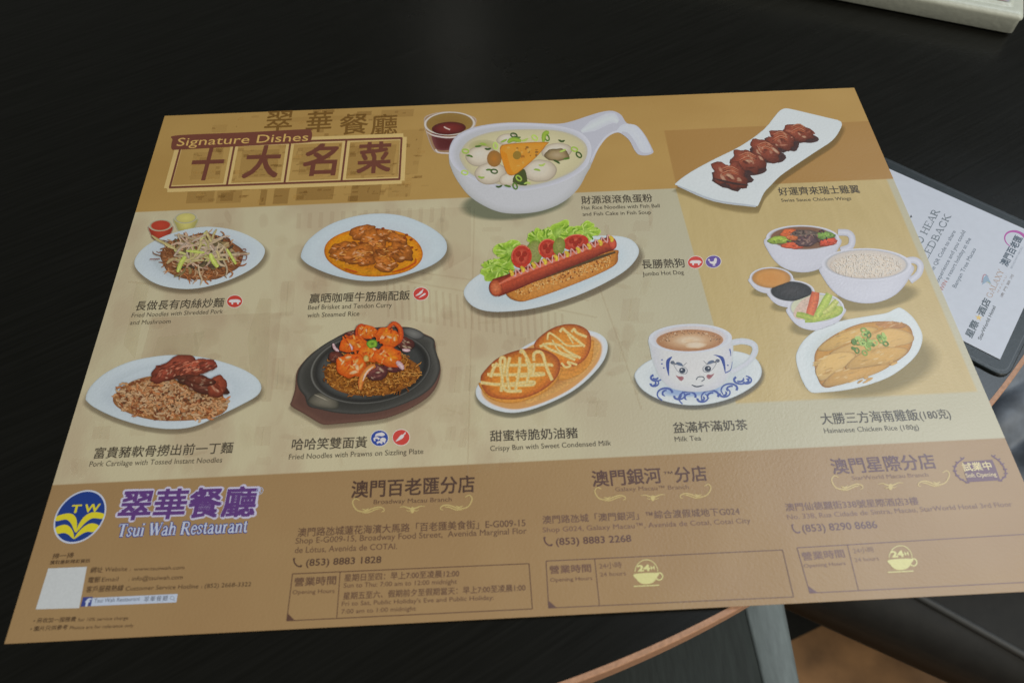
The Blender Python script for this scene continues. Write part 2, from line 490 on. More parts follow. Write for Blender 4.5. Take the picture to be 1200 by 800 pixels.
# ================================================================== THE MENU SHEET
def mat_material():
    """the sheet's printed ground: gold banner, cream field, wood panel, brown foot"""
    m, nt, b = new_mat('printed_menu_paper')
    N = nt.nodes
    tc, fine = gloss_paper(nt, b)
    sep = N.new('ShaderNodeSeparateXYZ')
    link(nt, tc.outputs['Object'], sep.inputs[0])
    X, Y = sep.outputs['X'], sep.outputs['Y']
    def mth(op, a, c=None):
        q = N.new('ShaderNodeMath'); q.operation = op
        for i, s_ in enumerate((a, c)):
            if s_ is None: continue
            if isinstance(s_, (int, float)): q.inputs[i].default_value = s_
            else: link(nt, s_, q.inputs[i])
        return q.outputs[0]
    def edge(v, lo, w=0.0003):
        q = N.new('ShaderNodeMapRange'); q.inputs['From Min'].default_value = lo - w; q.inputs['From Max'].default_value = lo + w
        link(nt, v, q.inputs['Value']); return q.outputs['Result']
    def noise(scale, stretch=(1, 1, 1), detail=4):
        mp = N.new('ShaderNodeMapping'); mp.inputs['Scale'].default_value = stretch
        link(nt, tc.outputs['Object'], mp.inputs['Vector'])
        q = N.new('ShaderNodeTexNoise'); q.inputs['Scale'].default_value = scale; q.inputs['Detail'].default_value = detail
        link(nt, mp.outputs['Vector'], q.inputs['Vector'])
        return q.outputs['Fac']
    def mix(a, c, f):
        q = N.new('ShaderNodeMix'); q.data_type = 'RGBA'
        if isinstance(f, (int, float)): q.inputs[0].default_value = f
        else: link(nt, f, q.inputs[0])
        for i, s_ in ((6, a), (7, c)):
            if isinstance(s_, tuple): q.inputs[i].default_value = s_
            else: link(nt, s_, q.inputs[i])
        return q.outputs[2]
    def ramp(f, a, c, p0=0.35, p1=0.65):
        q = N.new('ShaderNodeMapRange'); q.inputs['From Min'].default_value = p0; q.inputs['From Max'].default_value = p1
        link(nt, f, q.inputs['Value'])
        return mix(a, c, q.outputs['Result'])
    cream = ramp(noise(34, (1, .55, 1), 4), C(183, 172, 142), C(174, 158, 130), 0.42, 0.58)
    # plain cream to the right and towards the foot of the field
    plain = C(169, 162, 138)
    cream = mix(cream, plain, edge(X, 0.24, 0.06))
    gold = ramp(noise(14, (1, 1.6, 1)), C(162, 127, 70), C(168, 134, 76))
    gold2 = mix(gold, C(154, 116, 62), mth('MULTIPLY', edge(X, 0.2985), mth('SUBTRACT', 1.0, edge(Y, 0.2640))))
    wood = ramp(noise(60, (5, .8, 1)), C(173, 152, 104), C(177, 156, 108))
    foot = ramp(noise(20), C(149, 120, 82), C(145, 115, 78))
    panel = mth('MULTIPLY', mth('MULTIPLY', edge(mth('SUBTRACT', X, mth('MULTIPLY', mth('SUBTRACT', 0.219, Y), 0.045)), 0.2978), mth('SUBTRACT', 1.0, edge(X, 0.4143, 0.0006))), edge(Y, 0.0870, 0.0006))
    c1 = mix(cream, wood, panel)
    ban = mth('MULTIPLY', edge(mth('SUBTRACT', Y, mth('MULTIPLY', X, -0.004)), 0.2200), 1.0)
    c2 = mix(c1, gold2, ban)
    c3 = mix(foot, c2, edge(Y, 0.0640))
    link(nt, c3, b.inputs['Base Color'])
    return m

mat = thing('placemat_menu', 'large printed paper menu sheet of ten signature dishes lying across the black table', 'menu sheet', (0.21, 0.1485, 0))
corners = on_mat([(193, 136), (1001, 103), (1254, 690), (5, 754)])
def sheet():
    nx, ny = 84, 40
    TLc, TRc, BRc, BLc = corners
    v, f = [], []
    for j in range(ny + 1):
        for i in range(nx + 1):
            s_, t = i / nx, j / ny
            p = (BLc * (1 - s_) + BRc * s_) * (1 - t) + (TLc * (1 - s_) + TRc * s_) * t
            v.append((p[0], p[1], float(lift(p[0]))))
    for j in range(ny):
        for i in range(nx):
            a = j * (nx + 1) + i
            f.append((a, a + 1, a + nx + 2, a + nx + 1))
    n = len(v)
    v += [(x, y, z - 0.00028) for x, y, z in v[:n]]
    f += [tuple(n + k for k in q[::-1]) for q in f[:nx * ny]]
    bd = [i for i in range(nx)] + [j * (nx + 1) + nx for j in range(ny)] + [ny * (nx + 1) + i for i in range(nx, 0, -1)] + [j * (nx + 1) for j in range(ny, 0, -1)]
    for a, c in zip(bd, bd[1:] + bd[:1]):
        f.append((a, n + a, n + c, c))
    return raw('paper_sheet', v, f, mat_material(), mat)
sheet()

# ---- faint ghost picture of an old street behind the dishes
def ghosts():
    g = Print(base=0.000012); g.STEP = 1e-7
    tone = C(160, 128, 104)
    lightc = C(186, 176, 144)
    def quad(pts, c, a): g.fill(pts, c[:3] + (a,))
    # pale street facades, windows, columns (photo points)
    R_ = random.Random(5)
    quad([(178, 372), (330, 366), (318, 470), (150, 476)], tone, .10)
    quad([(145, 404), (160, 330), (176, 330), (158, 420)], lightc, .14)
    quad([(186, 395), (240, 388), (228, 425), (176, 424)], lightc, .15)
    quad([(290, 395), (304, 350), (318, 350), (312, 468), (296, 468)], lightc, .14)
    quad([(420, 250), (552, 242), (552, 300), (520, 318), (500, 262), (420, 262)], tone, .08)
    for i in range(26):
        x = 452 + i * 8.2
        quad([(x, 330 + i * 1.5), (x + 3, 330 + i * 1.5), (x + 5, 372 + i * 1.2), (x + 2, 372 + i * 1.2)], tone, .10)
    for i in range(14):
        x = 348 + i * 13
        quad([(x, 250 - i * .6), (x + 5, 250 - i * .6), (x + 4, 268 - i * .6), (x - 1, 268 - i * .6)], tone, .08)
    for cx, cy, w, h in ((528, 430, 14, 30), (546, 428, 12, 30), (524, 500, 11, 16), (540, 502, 8, 22), (70, 0, 0, 0), (250, 262, 12, 20), (330, 330, 16, 40), (320, 420, 14, 36),
                         (730, 350, 20, 26), (742, 300, 14, 22), (720, 400, 18, 24), (610, 396, 12, 12), (110, 500, 20, 14), (300, 500, 18, 22), (690, 470, 22, 18)):
        if not w: continue
        quad([(cx, cy), (cx + w, cy - 1), (cx + w - 2, cy + h), (cx - 3, cy + h)], tone, .06)
        quad([(cx + w * .45, cy), (cx + w * .55, cy), (cx + w * .5 - 2, cy + h), (cx + w * .4 - 2, cy + h)], lightc, .12)
    for i in range(70):
        x, y = R_.uniform(110, 760), R_.uniform(252, 552)
        if x < 250 - (y - 250) * .45: continue
        w, h = R_.uniform(3, 26), R_.uniform(2, 14)
        quad([(x, y), (x + w, y - .6), (x + w - h * .25, y + h), (x - h * .25, y + h)], tone if R_.random() < .65 else lightc, R_.uniform(.02, .06))
    for (x0, y0, x1, y1) in ((430, 322, 700, 372), (440, 312, 690, 352), (556, 244, 548, 556), (150, 330, 240, 345), (700, 330, 752, 480)):
        g.stroke([(x0, y0), ((x0 + x1) / 2, (y0 + y1) / 2 - 2), (x1, y1)], 2.2, tone[:3] + (.12,), lightc[:3] + (.1,))
    for i in range(160):
        x, y = R_.uniform(60, 780), R_.uniform(252, 556)
        if x < 235 - (y - 250) * .5 or y > 560 - x * .04: continue
        w, h = R_.uniform(4, 34), R_.uniform(4, 40)
        g.ring(oval(x, y, w * .5, h * .5, R_.uniform(-20, 20), 12, .12), [(1, (tone if R_.random() < .6 else lightc)[:3] + (0.,)), (.7, (tone if R_.random() < .6 else lightc)[:3] + (R_.uniform(.03, .10),)), (0, tone[:3] + (.08,))])
    g.build('background_picture', mat, HALO, 'faint pinkish ghost picture of an old shopping street printed on the cream field')
    # banner: ghost signboard and brush marks
    b_ = Print(base=0.000012); b_.STEP = 1e-7
    k = Crop(150, 100, 3.429)
    ol = C(128, 92, 40)
    for ch, x0, y0, x1, y1 in (('翠', 545, 185, 655, 180), ('華', 712, 190, 815, 185), ('餐', 848, 200, 962, 193), ('廳', 975, 202, 1080, 196)):
        write(b_, ch, k([(x0, y0)])[0], k([(x1, y1)])[0], k.r(82), ol[:3] + (.62,), bold=0.015)
    for (x, y, w, h, a) in ((240, 425, 110, 50, .30), (360, 425, 100, 50, .25), (375, 432, 50, 34, .35), (535, 420, 26, 62, .45), (590, 416, 60, 62, .4), (680, 412, 150, 52, .40), (900, 400, 120, 68, .35), (885, 445, 40, 22, .45),
                            (265, 270, 120, 110, .14), (460, 262, 150, 110, .22), (700, 250, 120, 110, .18), (880, 245, 200, 120, .22), (640, 130, 420, 18, .10), (1020, 100, 130, 30, .22), (1050, 400, 90, 50, .12), (920, 106, 60, 16, .4), (780, 100, 50, 10, .5), (1100, 180, 90, 180, .10), (340, 160, 60, 30, .1)):
        q = k([(x, y), (x + w, y - w * .035), (x + w - h * .15, y + h - w * .035), (x - h * .15, y + h)])
        b_.fill(q, ol[:3] + (a * .7,))
    R2 = random.Random(9)
    for i in range(260):
        x, y = R2.uniform(240, 1180), R2.uniform(250, 465) if R2.random() < .85 else R2.uniform(95, 240)
        if y > 392 - (x - 200) * .035 + 80 : continue
        w, h = R2.uniform(2, 34), R2.uniform(2, 16)
        cc = ol if R2.random() < .7 else C(190, 150, 80)
        b_.fill(k([(x, y), (x + w, y - w * .04), (x + w - 2, y + h - w * .04), (x - 2, y + h)]), cc[:3] + (R2.uniform(.06, .30),))
    b_.build('banner_picture', mat, HALO, 'olive ghost signboard and shopfront printed in the gold banner')
ghosts()

# ---- title
def title():
    k = Crop(180, 120, 3.75)
    t = Print(base=0.00009)
    cream_, red = C(196, 168, 110), C(104, 58, 44)
    outer = k([(50, 388), (1095, 349), (1103, 147), (690, 165), (110, 190)])
    def line(a, b, w, c): t.stroke(k([a, b]), k.r(w), c, smooth=False)
    # cream halo round each cell
    for a, b in (((60, 381), (1090, 343)), ((1088, 345), (1098, 152)), ((112, 190), (1098, 152)), ((60, 381), (113, 190)), ):
        line(a, b, 30, cream_)
    for a, b in (((322, 362), (357, 186)), ((575, 353), (602, 176)), ((827, 341), (848, 168))):
        line(a, b, 34, cream_)
    for a, b in (((68, 375), (1082, 338)), ((1080, 341), (1090, 156)), ((118, 188), (1092, 158)), ((71, 376), (121, 190)),
                 ((322, 365), (357, 182)), ((575, 356), (602, 173)), ((826, 344), (848, 165))):
        line(a, b, 9, red)
    for ch, x0, y0, x1, y1, h in (('十', 150, 342, 288, 337, 138), ('大', 388, 332, 540, 328, 138), ('名', 650, 322, 795, 318, 136), ('菜', 893, 312, 1038, 305, 132)):
        write(t, ch, k([(x0, y0)])[0], k([(x1, y1)])[0], k.r(h), red, bold=0.028)
    t.build('dish_list_title', mat, None, 'four framed dark red Chinese characters')
    p = Print(base=0.00013)
    pill = spline(k([(78, 198), (84, 165), (104, 146), (400, 133), (672, 119), (692, 125), (697, 145), (692, 166), (676, 178), (400, 193), (108, 209), (86, 209)]), True, 4)
    p.fill(pill, C(108, 60, 46))
    write(p, 'Signature Dishes', k([(100, 193)])[0], k([(678, 170)])[0], k.r(36), C(206, 168, 96), bold=0.004)
    p.build('title_tag', mat, None, 'dark red rounded tag reading Signature Dishes')
title()

# ---- dish names
HAZY_BLACK = C(70, 62, 51)  # black ink lightened to grey: veiling haze painted into its colour
def names():
    rows = [
     ('長做長有肉絲炒麵', (158, 364), (261.5, 359.8), 11), ('Fried Noodles with Shredded Pork', (154, 371.9), (261, 367.2), 5.2), ('and Mushroom', (152, 380.6), (199.6, 378.8), 5.2),
     ('贏晒咖喱牛筋腩配飯', (362, 355.3), (480, 351.2), 11), ('Beef Brisket and Tendon Curry', (360.8, 362.9), (459.2, 360), 5.6), ('with Steamed Rice', (360, 372), (421, 370), 5.6),
     ('財源滾滾魚蛋粉', (681.8, 239.4), (765, 236.6), 9.4), ('Flat Rice Noodles with Fish Ball', (681.8, 245.8), (773.3, 243.2), 4.4), ('and Fish Cake in Fish Soup', (683, 253.2), (763.2, 250.8), 4.4),
     ('長勝熱狗', (753, 315), (803, 313.2), 10.6), ('Jumbo Hot Dog', (753.3, 323.4), (801.7, 321.3), 5),
     ('好運齊來瑞士雞翼', (913.6, 229.4), (1008.4, 226.4), 9.6), ('Swiss Sauce Chicken Wings', (916, 236.8), (998, 234.4), 4),
     ('富貴豬軟骨撈出前一丁麵', (109, 537.3), (272, 530.6), 13), ('Pork Cartilage with Tossed Instant Noodles', (104.3, 546.6), (260, 541.5), 6.4),
     ('哈哈笑雙面黃', (341.5, 527.3), (429.7, 524.4), 13.4), ('Fried Noodles with Prawns on Sizzling Plate', (338.4, 538.2), (496.1, 531.4), 6.4),
     ('甜蜜特脆奶油豬', (574.6, 517.2), (677.6, 513.0), 12.8), ('Crispy Bun with Sweet Condensed Milk', (574.6, 528.2), (716.4, 521.6), 6.2),
     ('盆滿杯滿奶茶', (790, 507.4), (877, 503.4), 12.6), ('Milk Tea', (791.2, 517.2), (822, 515.8), 6.0),
     ('大勝三方海南雞飯', (963.8, 497.3), (1078.2, 492.3), 13.4), ('(180克)', (1079.5, 491.8), (1115.3, 490.0), 11.5), ('Hainanese Chicken Rice (180g)', (966.5, 507.3), (1077.3, 502.8), 6.0)]
    for txt, a, b, h in rows:
        p = Print(base=0.00009)
        write(p, txt, a, b, h, HAZY_BLACK, bold=0.012 if has_cjk(txt) else 0.0)
        p.build('dish_name' if has_cjk(txt) else 'dish_caption', mat)
names()
# ---- little round allergy icons
def icon(cx, cy, rx, ry, col, kind):
    p = Print(base=0.00009)
    p.fill(oval(cx, cy, rx * 1.04, ry * 1.06, -6, 28), C(206, 200, 190))
    p.fill(oval(cx, cy, rx * .96, ry * .96, -6, 28), col)
    w = C(206, 200, 200)
    def U(pts): return np.array([(cx + a * rx, cy + b * ry) for a, b in pts])
    if kind == 'pig':
        p.fill(spline(U([(-.72, -.05), (-.5, -.28), (0, -.32), (.5, -.3), (.78, -.05), (.7, .12), (.56, .2), (.5, .46), (.32, .46), (.3, .2), (-.15, .2), (-.18, .46), (-.38, .46), (-.42, .18), (-.66, .14)]), True, 3), w)
    elif kind == 'chilli':
        p.fill(spline(U([(-.62, .5), (-.3, .05), (-.02, -.3), (.28, -.34), (.3, -.06), (0, .22)]), True, 4), w)
        p.stroke(U([(.2, -.3), (.4, -.44), (.5, -.66)]), rx * .13, w)
    elif kind == 'chillies':
        p.fill(spline(U([(-.7, .3), (-.3, -.1), (0, -.45), (.2, -.4), (.16, -.18), (-.2, .16)]), True, 4), w)
        p.fill(spline(U([(-.3, .62), (.1, .2), (.42, -.1), (.62, -.06), (.5, .16), (.1, .44)]), True, 4), w)
        p.stroke(U([(.1, -.4), (.3, -.7)]), rx * .12, w)
    elif kind == 'chicken':
        p.fill(spline(U([(-.5, -.1), (-.25, .0), (.05, -.1), (.12, -.45), (.3, -.62), (.46, -.4), (.42, -.05), (.36, .25), (.1, .42), (-.2, .36), (-.44, .18)]), True, 4), w)
        p.stroke(U([(.0, .38), (-.02, .7)]), rx * .1, w); p.stroke(U([(.16, .36), (.18, .7)]), rx * .1, w)
        p.stroke(U([(-.5, -.14), (-.62, -.4)]), rx * .2, w)
    elif kind == 'seafood':
        p.fill(spline(U([(-.2, -.62), (.3, -.72), (.62, -.45), (.3, -.25), (-.15, -.3), (-.5, -.2), (-.42, -.5)]), True, 4), w)
        p.stroke(U([(-.5, .35), (-.6, .05), (-.3, -.05), (-.02, .12)]), rx * .24, w, taper=(.6, 1))
        p.fill(oval(cx + rx * .4, cy + ry * .2, rx * .34, ry * .28, 0, 14), w)
        p.stroke(U([(-.3, .6), (0, .45), (.3, .65)]), rx * .2, w)
        p.stroke(U([(.5, .4), (.62, .6)]), rx * .12, w)
    p.build('food_icon', mat, None, {'pig': 'small red circle with a white pig', 'chilli': 'small red circle with one white chilli', 'chillies': 'small red circle with two white chillies',
                                     'chicken': 'small purple circle with a white chicken', 'seafood': 'small blue circle with white fish and prawn'}[kind])
RED, BLU = C(186, 62, 54), C(52, 62, 138)
icon(275, 353.2, 9.3, 7.3, C(180, 60, 48), 'pig')
icon(493.3, 344.4, 9.2, 7.6, RED, 'chillies')
icon(814.9, 307.4, 9.2, 7.2, RED, 'pig')
icon(835.9, 306.7, 9.2, 7.2, C(92, 72, 142), 'chicken')
icon(444.8, 513.3, 10.4, 9.4, C(44, 66, 142), 'seafood')
icon(470.1, 512.4, 10.2, 9.4, RED, 'chilli')

# ---- dishes ----------------------------------------------------------
PW = C(195, 201, 205)
def shadow(p, outline, dx, dy, col, a=.55, grow=1.10):
    o = np.asarray(outline, float) + (dx, dy)
    c = col[:3]; a = a * .72
    p.ring(o, [(grow, c + (0,)), ((grow + 1) / 2, c + (a * .30,)), (1.0, c + (a * .75,)), (.93, c + (a,)), (.5, c + (a,))])

def cast(outline, dx, dy, col=None, a=.55, grow=1.08):
    p = Print(base=0.00009)
    shadow(p, outline, dx, dy, col or C(92, 78, 62), a, grow)
    return p.build('printed_shadow', mat, HALO)

def noodles(p, cx, cy, rx, ry, n, ln, w, cols, rot=0, curl=1.0, clip=1.0, seed=3):
    R_ = random.Random(seed)
    for i in range(n):
        r = math.sqrt(R_.random()) * clip
        a = R_.uniform(0, 6.283)
        x, y = math.cos(a) * r * rx, math.sin(a) * r * ry
        c_, s_ = math.cos(math.radians(rot)), math.sin(math.radians(rot))
        x, y = cx + x * c_ - y * s_, cy + x * s_ + y * c_
        th = R_.uniform(0, 6.283)
        pts = [(x, y)]
        L = ln * R_.uniform(.5, 1.3)
        for _ in range(4):
            th += R_.uniform(-1.1, 1.1) * curl
            x += math.cos(th) * L / 4; y += math.sin(th) * L / 4 * .7
            pts.append((x, y))
        base = cols[R_.randrange(len(cols))]
        k = R_.uniform(.75, 1.2)
        base = mulc(base, k)
        p.stroke(pts, w * R_.uniform(.7, 1.3), base, mulc(base, .55), taper=(.5, .5), n=3)

def dab(p, x, y, rx, ry, rot, c, edge):
    p.ring(oval(x, y, rx, ry, rot, 10, .12), [(1, edge), (.55, mixc(edge, c, .8)), (0, c)])

def chunk(p, cx, cy, rx, ry, rot, base, seed, wob=.16, spec=.35):
    """one glistening piece of food"""
    R_ = random.Random(seed)
    o = oval(cx, cy, rx, ry, rot, 30, wob, seed)
    p.ring(o, [(1.0, mulc(base, .38)), (.9, mulc(base, .7)), (.62, base), (.3, mulc(base, 1.25)), (0, mulc(base, 1.35))],
           center=o.mean(0) + (-.12 * rx, -.22 * ry), shade=(-.3, -.8, .38))
    for i in range(16):
        a = R_.uniform(0, 6.28); r = R_.uniform(.05, .82)
        x, y = cx + math.cos(a) * rx * r, cy + math.sin(a) * ry * r
        l = R_.uniform(.10, .34) * min(rx, ry)
        dark = R_.random() < .5
        b_ = mulc(base, 1 - .35 * math.sin(a) * r)
        c = mulc(base, R_.uniform(.3, .6)) if dark else mixc(mulc(base, 1.5), C(235, 215, 180), R_.uniform(.05, spec))
        dab(p, x, y, l * R_.uniform(1, 2.2), l * R_.uniform(.35, .7), rot + R_.uniform(-40, 40), c, b_)

def cuboid_spots(p, pts_c, col, r):
    for x, y in pts_c: p.fill(oval(x, y, r, r * .8, 0, 8), col)

# 1 fried noodles with shredded pork
def dish_noodles():
    GAIN[0] = 1.75
    k = Crop(80, 230, 4.615)
    out = spline(k([(358, 365), (392, 295), (480, 235), (600, 190), (740, 166), (880, 180), (985, 218), (1050, 265), (1062, 310), (1020, 372), (920, 432), (780, 482), (640, 502), (500, 482), (405, 430)]), True, 5)
    cast(out, 1.5, 4.5, a=.75)
    p = Print(base=0.00011)
    # sauce cups behind the plate
    def cup(x, y, rx, ry, h, sauce, a=1):
        body = spline(k([(x - rx, y), (x - rx * .9, y + h * .6), (x - rx * .55, y + h), (x + rx * .55, y + h), (x + rx * .9, y + h * .6), (x + rx, y)]), True, 4)
        p.ring(body, [(1, C(150, 148, 128)), (.85, mulc(sauce, .7)), (.4, sauce), (0, mulc(sauce, 1.15))])
        p.ring(oval(*k([(x, y)])[0], k.r(rx), k.r(ry), -4, 28), [(1, C(168, 162, 144)), (.88, C(140, 135, 110)), (.82, mixc(sauce, C(160, 150, 120), .6)), (.78, sauce), (0, mulc(sauce, 1.2))])
    cup(636, 118, 62, 30, 74, C(168, 158, 92))
    cup(500, 158, 64, 32, 82, C(150, 52, 34))
    p.ring(out, [(1, C(169, 177, 182)), (.97, C(185, 193, 198)), (.86, C(179, 187, 194)), (.74, C(167, 175, 182)), (.70, C(159, 167, 173)), (0, C(149, 155, 158))], shade=(.4, .5, .10))
    pl = p.build('dish_picture', mat, None, 'oval plate of fried noodles with shredded pork, two sauce cups behind')
    f = Print(base=0.00015)
    cx, cy = k([(722, 325)])[0]
    f.ring(oval(cx, cy + 1, k.r(222), k.r(126), -3, 50, .05, 3), [(1, C(96, 62, 40)), (.9, C(118, 74, 46)), (0, C(110, 76, 48))])
    noodles(f, cx, cy + 1, k.r(208), k.r(116), 420, 13, 1.5, [C(152, 92, 52), C(166, 112, 72), C(120, 70, 42), C(176, 138, 104), C(132, 84, 50)], seed=1)
    noodles(f, cx, cy - 2, k.r(165), k.r(88), 60, 18, 3.2, [C(176, 146, 122), C(160, 136, 98), C(140, 118, 78), C(166, 130, 106)], seed=2, curl=.5)
    noodles(f, cx, cy - 3, k.r(160), k.r(90), 34, 12, 3.4, [C(78, 62, 48), C(96, 82, 56)], seed=4, curl=.4)
    noodles(f, cx, cy - 3, k.r(160), k.r(80), 8, 15, 3.0, [C(190, 186, 120), C(172, 172, 90)], seed=5, curl=.2)
    noodles(f, cx - 3, cy - 4, k.r(150), k.r(74), 52, 27, 2.7, [C(204, 180, 160), C(190, 160, 136), C(178, 162, 112), C(196, 172, 140)], seed=6, curl=.42)
    for a, b, c, w in (((595, 415), (612, 370), (636, 330), 24), ((770, 315), (785, 350), (812, 388), 26), ((640, 300), (690, 305), (740, 310), 14), ((860, 290), (885, 330), (910, 372), 16)):
        f.stroke(k([a, b, c]), k.r(w), C(196, 200, 110), C(140, 152, 58), taper=(.6, .8))
    for pts in ([(445, 345), (475, 345), (500, 342)], [(935, 345), (962, 350), (968, 325), (940, 320), (928, 330)], [(940, 295), (960, 290), (965, 300)]):
        f.stroke(k(pts), 1.0, C(120, 76, 66))
    f.build('printed_food', pl, FOOD)
    GAIN[0] = 1.48
dish_noodles()

# 2 beef brisket curry
def dish_curry():
    k = Crop(330, 230, 4.704)
    out = spline(k([(108, 318), (150, 240), (260, 160), (400, 112), (540, 96), (680, 112), (810, 165), (890, 225), (912, 280), (890, 335), (820, 385), (700, 430), (580, 460), (440, 466), (300, 440), (180, 395), (120, 355)]), True, 5)
    cast(out, 1, 5, a=.7)
    p = Print(base=0.00011)
    p.ring(out, [(1, C(169, 179, 187)), (.975, C(179, 189, 196)), (.85, C(189, 199, 206)), (.72, C(181, 189, 196)), (0, C(169, 174, 177))], shade=(.1, -.6, .06))
    pl = p.build('dish_picture', mat, None, 'pointed oval plate of orange beef brisket curry')
    f = Print(base=0.00015)
    so = oval(*k([(508, 310)])[0], k.r(274), k.r(134), 2, 50, .015, 4)
    f.ring(so, [(1, C(160, 84, 14)), (.96, C(196, 116, 12)), (.85, C(204, 134, 14)), (.6, C(190, 112, 16)), (0, C(160, 90, 20))], shade=(.5, -.7, .18))
    meat = C(164, 92, 30)
    for i, (x, y, rx, ry, r) in enumerate([(560, 215, 70, 34, 10), (445, 200, 75, 40, -15), (640, 240, 60, 35, 20), (350, 290, 80, 42, -8), (500, 245, 70, 55, 20), (330, 330, 60, 30, 5), (430, 320, 92, 56, -8), (655, 310, 76, 52, 12), (540, 300, 40, 50, 30), (570, 375, 66, 44, 5), (460, 360, 60, 26, 0)]):
        chunk(f, *k([(x, y)])[0], k.r(rx), k.r(ry), r, jit(meat, .12), 40 + i, .2, .6)
    R_ = random.Random(8)
    for i in range(80):
        x, y = R_.gauss(480, 110), R_.gauss(300, 60)
        if ((x - 508) / 230) ** 2 + ((y - 300) / 110) ** 2 > 1: continue
        c = [C(208, 140, 56), C(96, 44, 12), C(220, 160, 86), C(120, 60, 20)][R_.randrange(4)]
        l = R_.uniform(6, 20)
        f.stroke(k([(x, y), (x + l, y - R_.uniform(-4, 8)), (x + 1.8 * l, y + R_.uniform(-8, 8))]), k.r(R_.uniform(4, 9)), c, mixc(c, meat, .5), taper=(.4, .4))
    for pts in ([(610, 420), (670, 405), (735, 370), (740, 345)], [(350, 400), (380, 412), (420, 420)]):
        f.stroke(k(pts), k.r(12), C(160, 56, 10), C(190, 100, 12), taper=(.4, .4))
    for x, y in ((680, 232), (715, 242), (720, 285), (690, 215), (560, 180), (530, 185)):
        f.fill(oval(*k([(x, y)])[0], k.r(9), k.r(6), 0, 8), C(134, 56, 12))
    f.build('printed_food', pl, FOOD)
dish_curry()

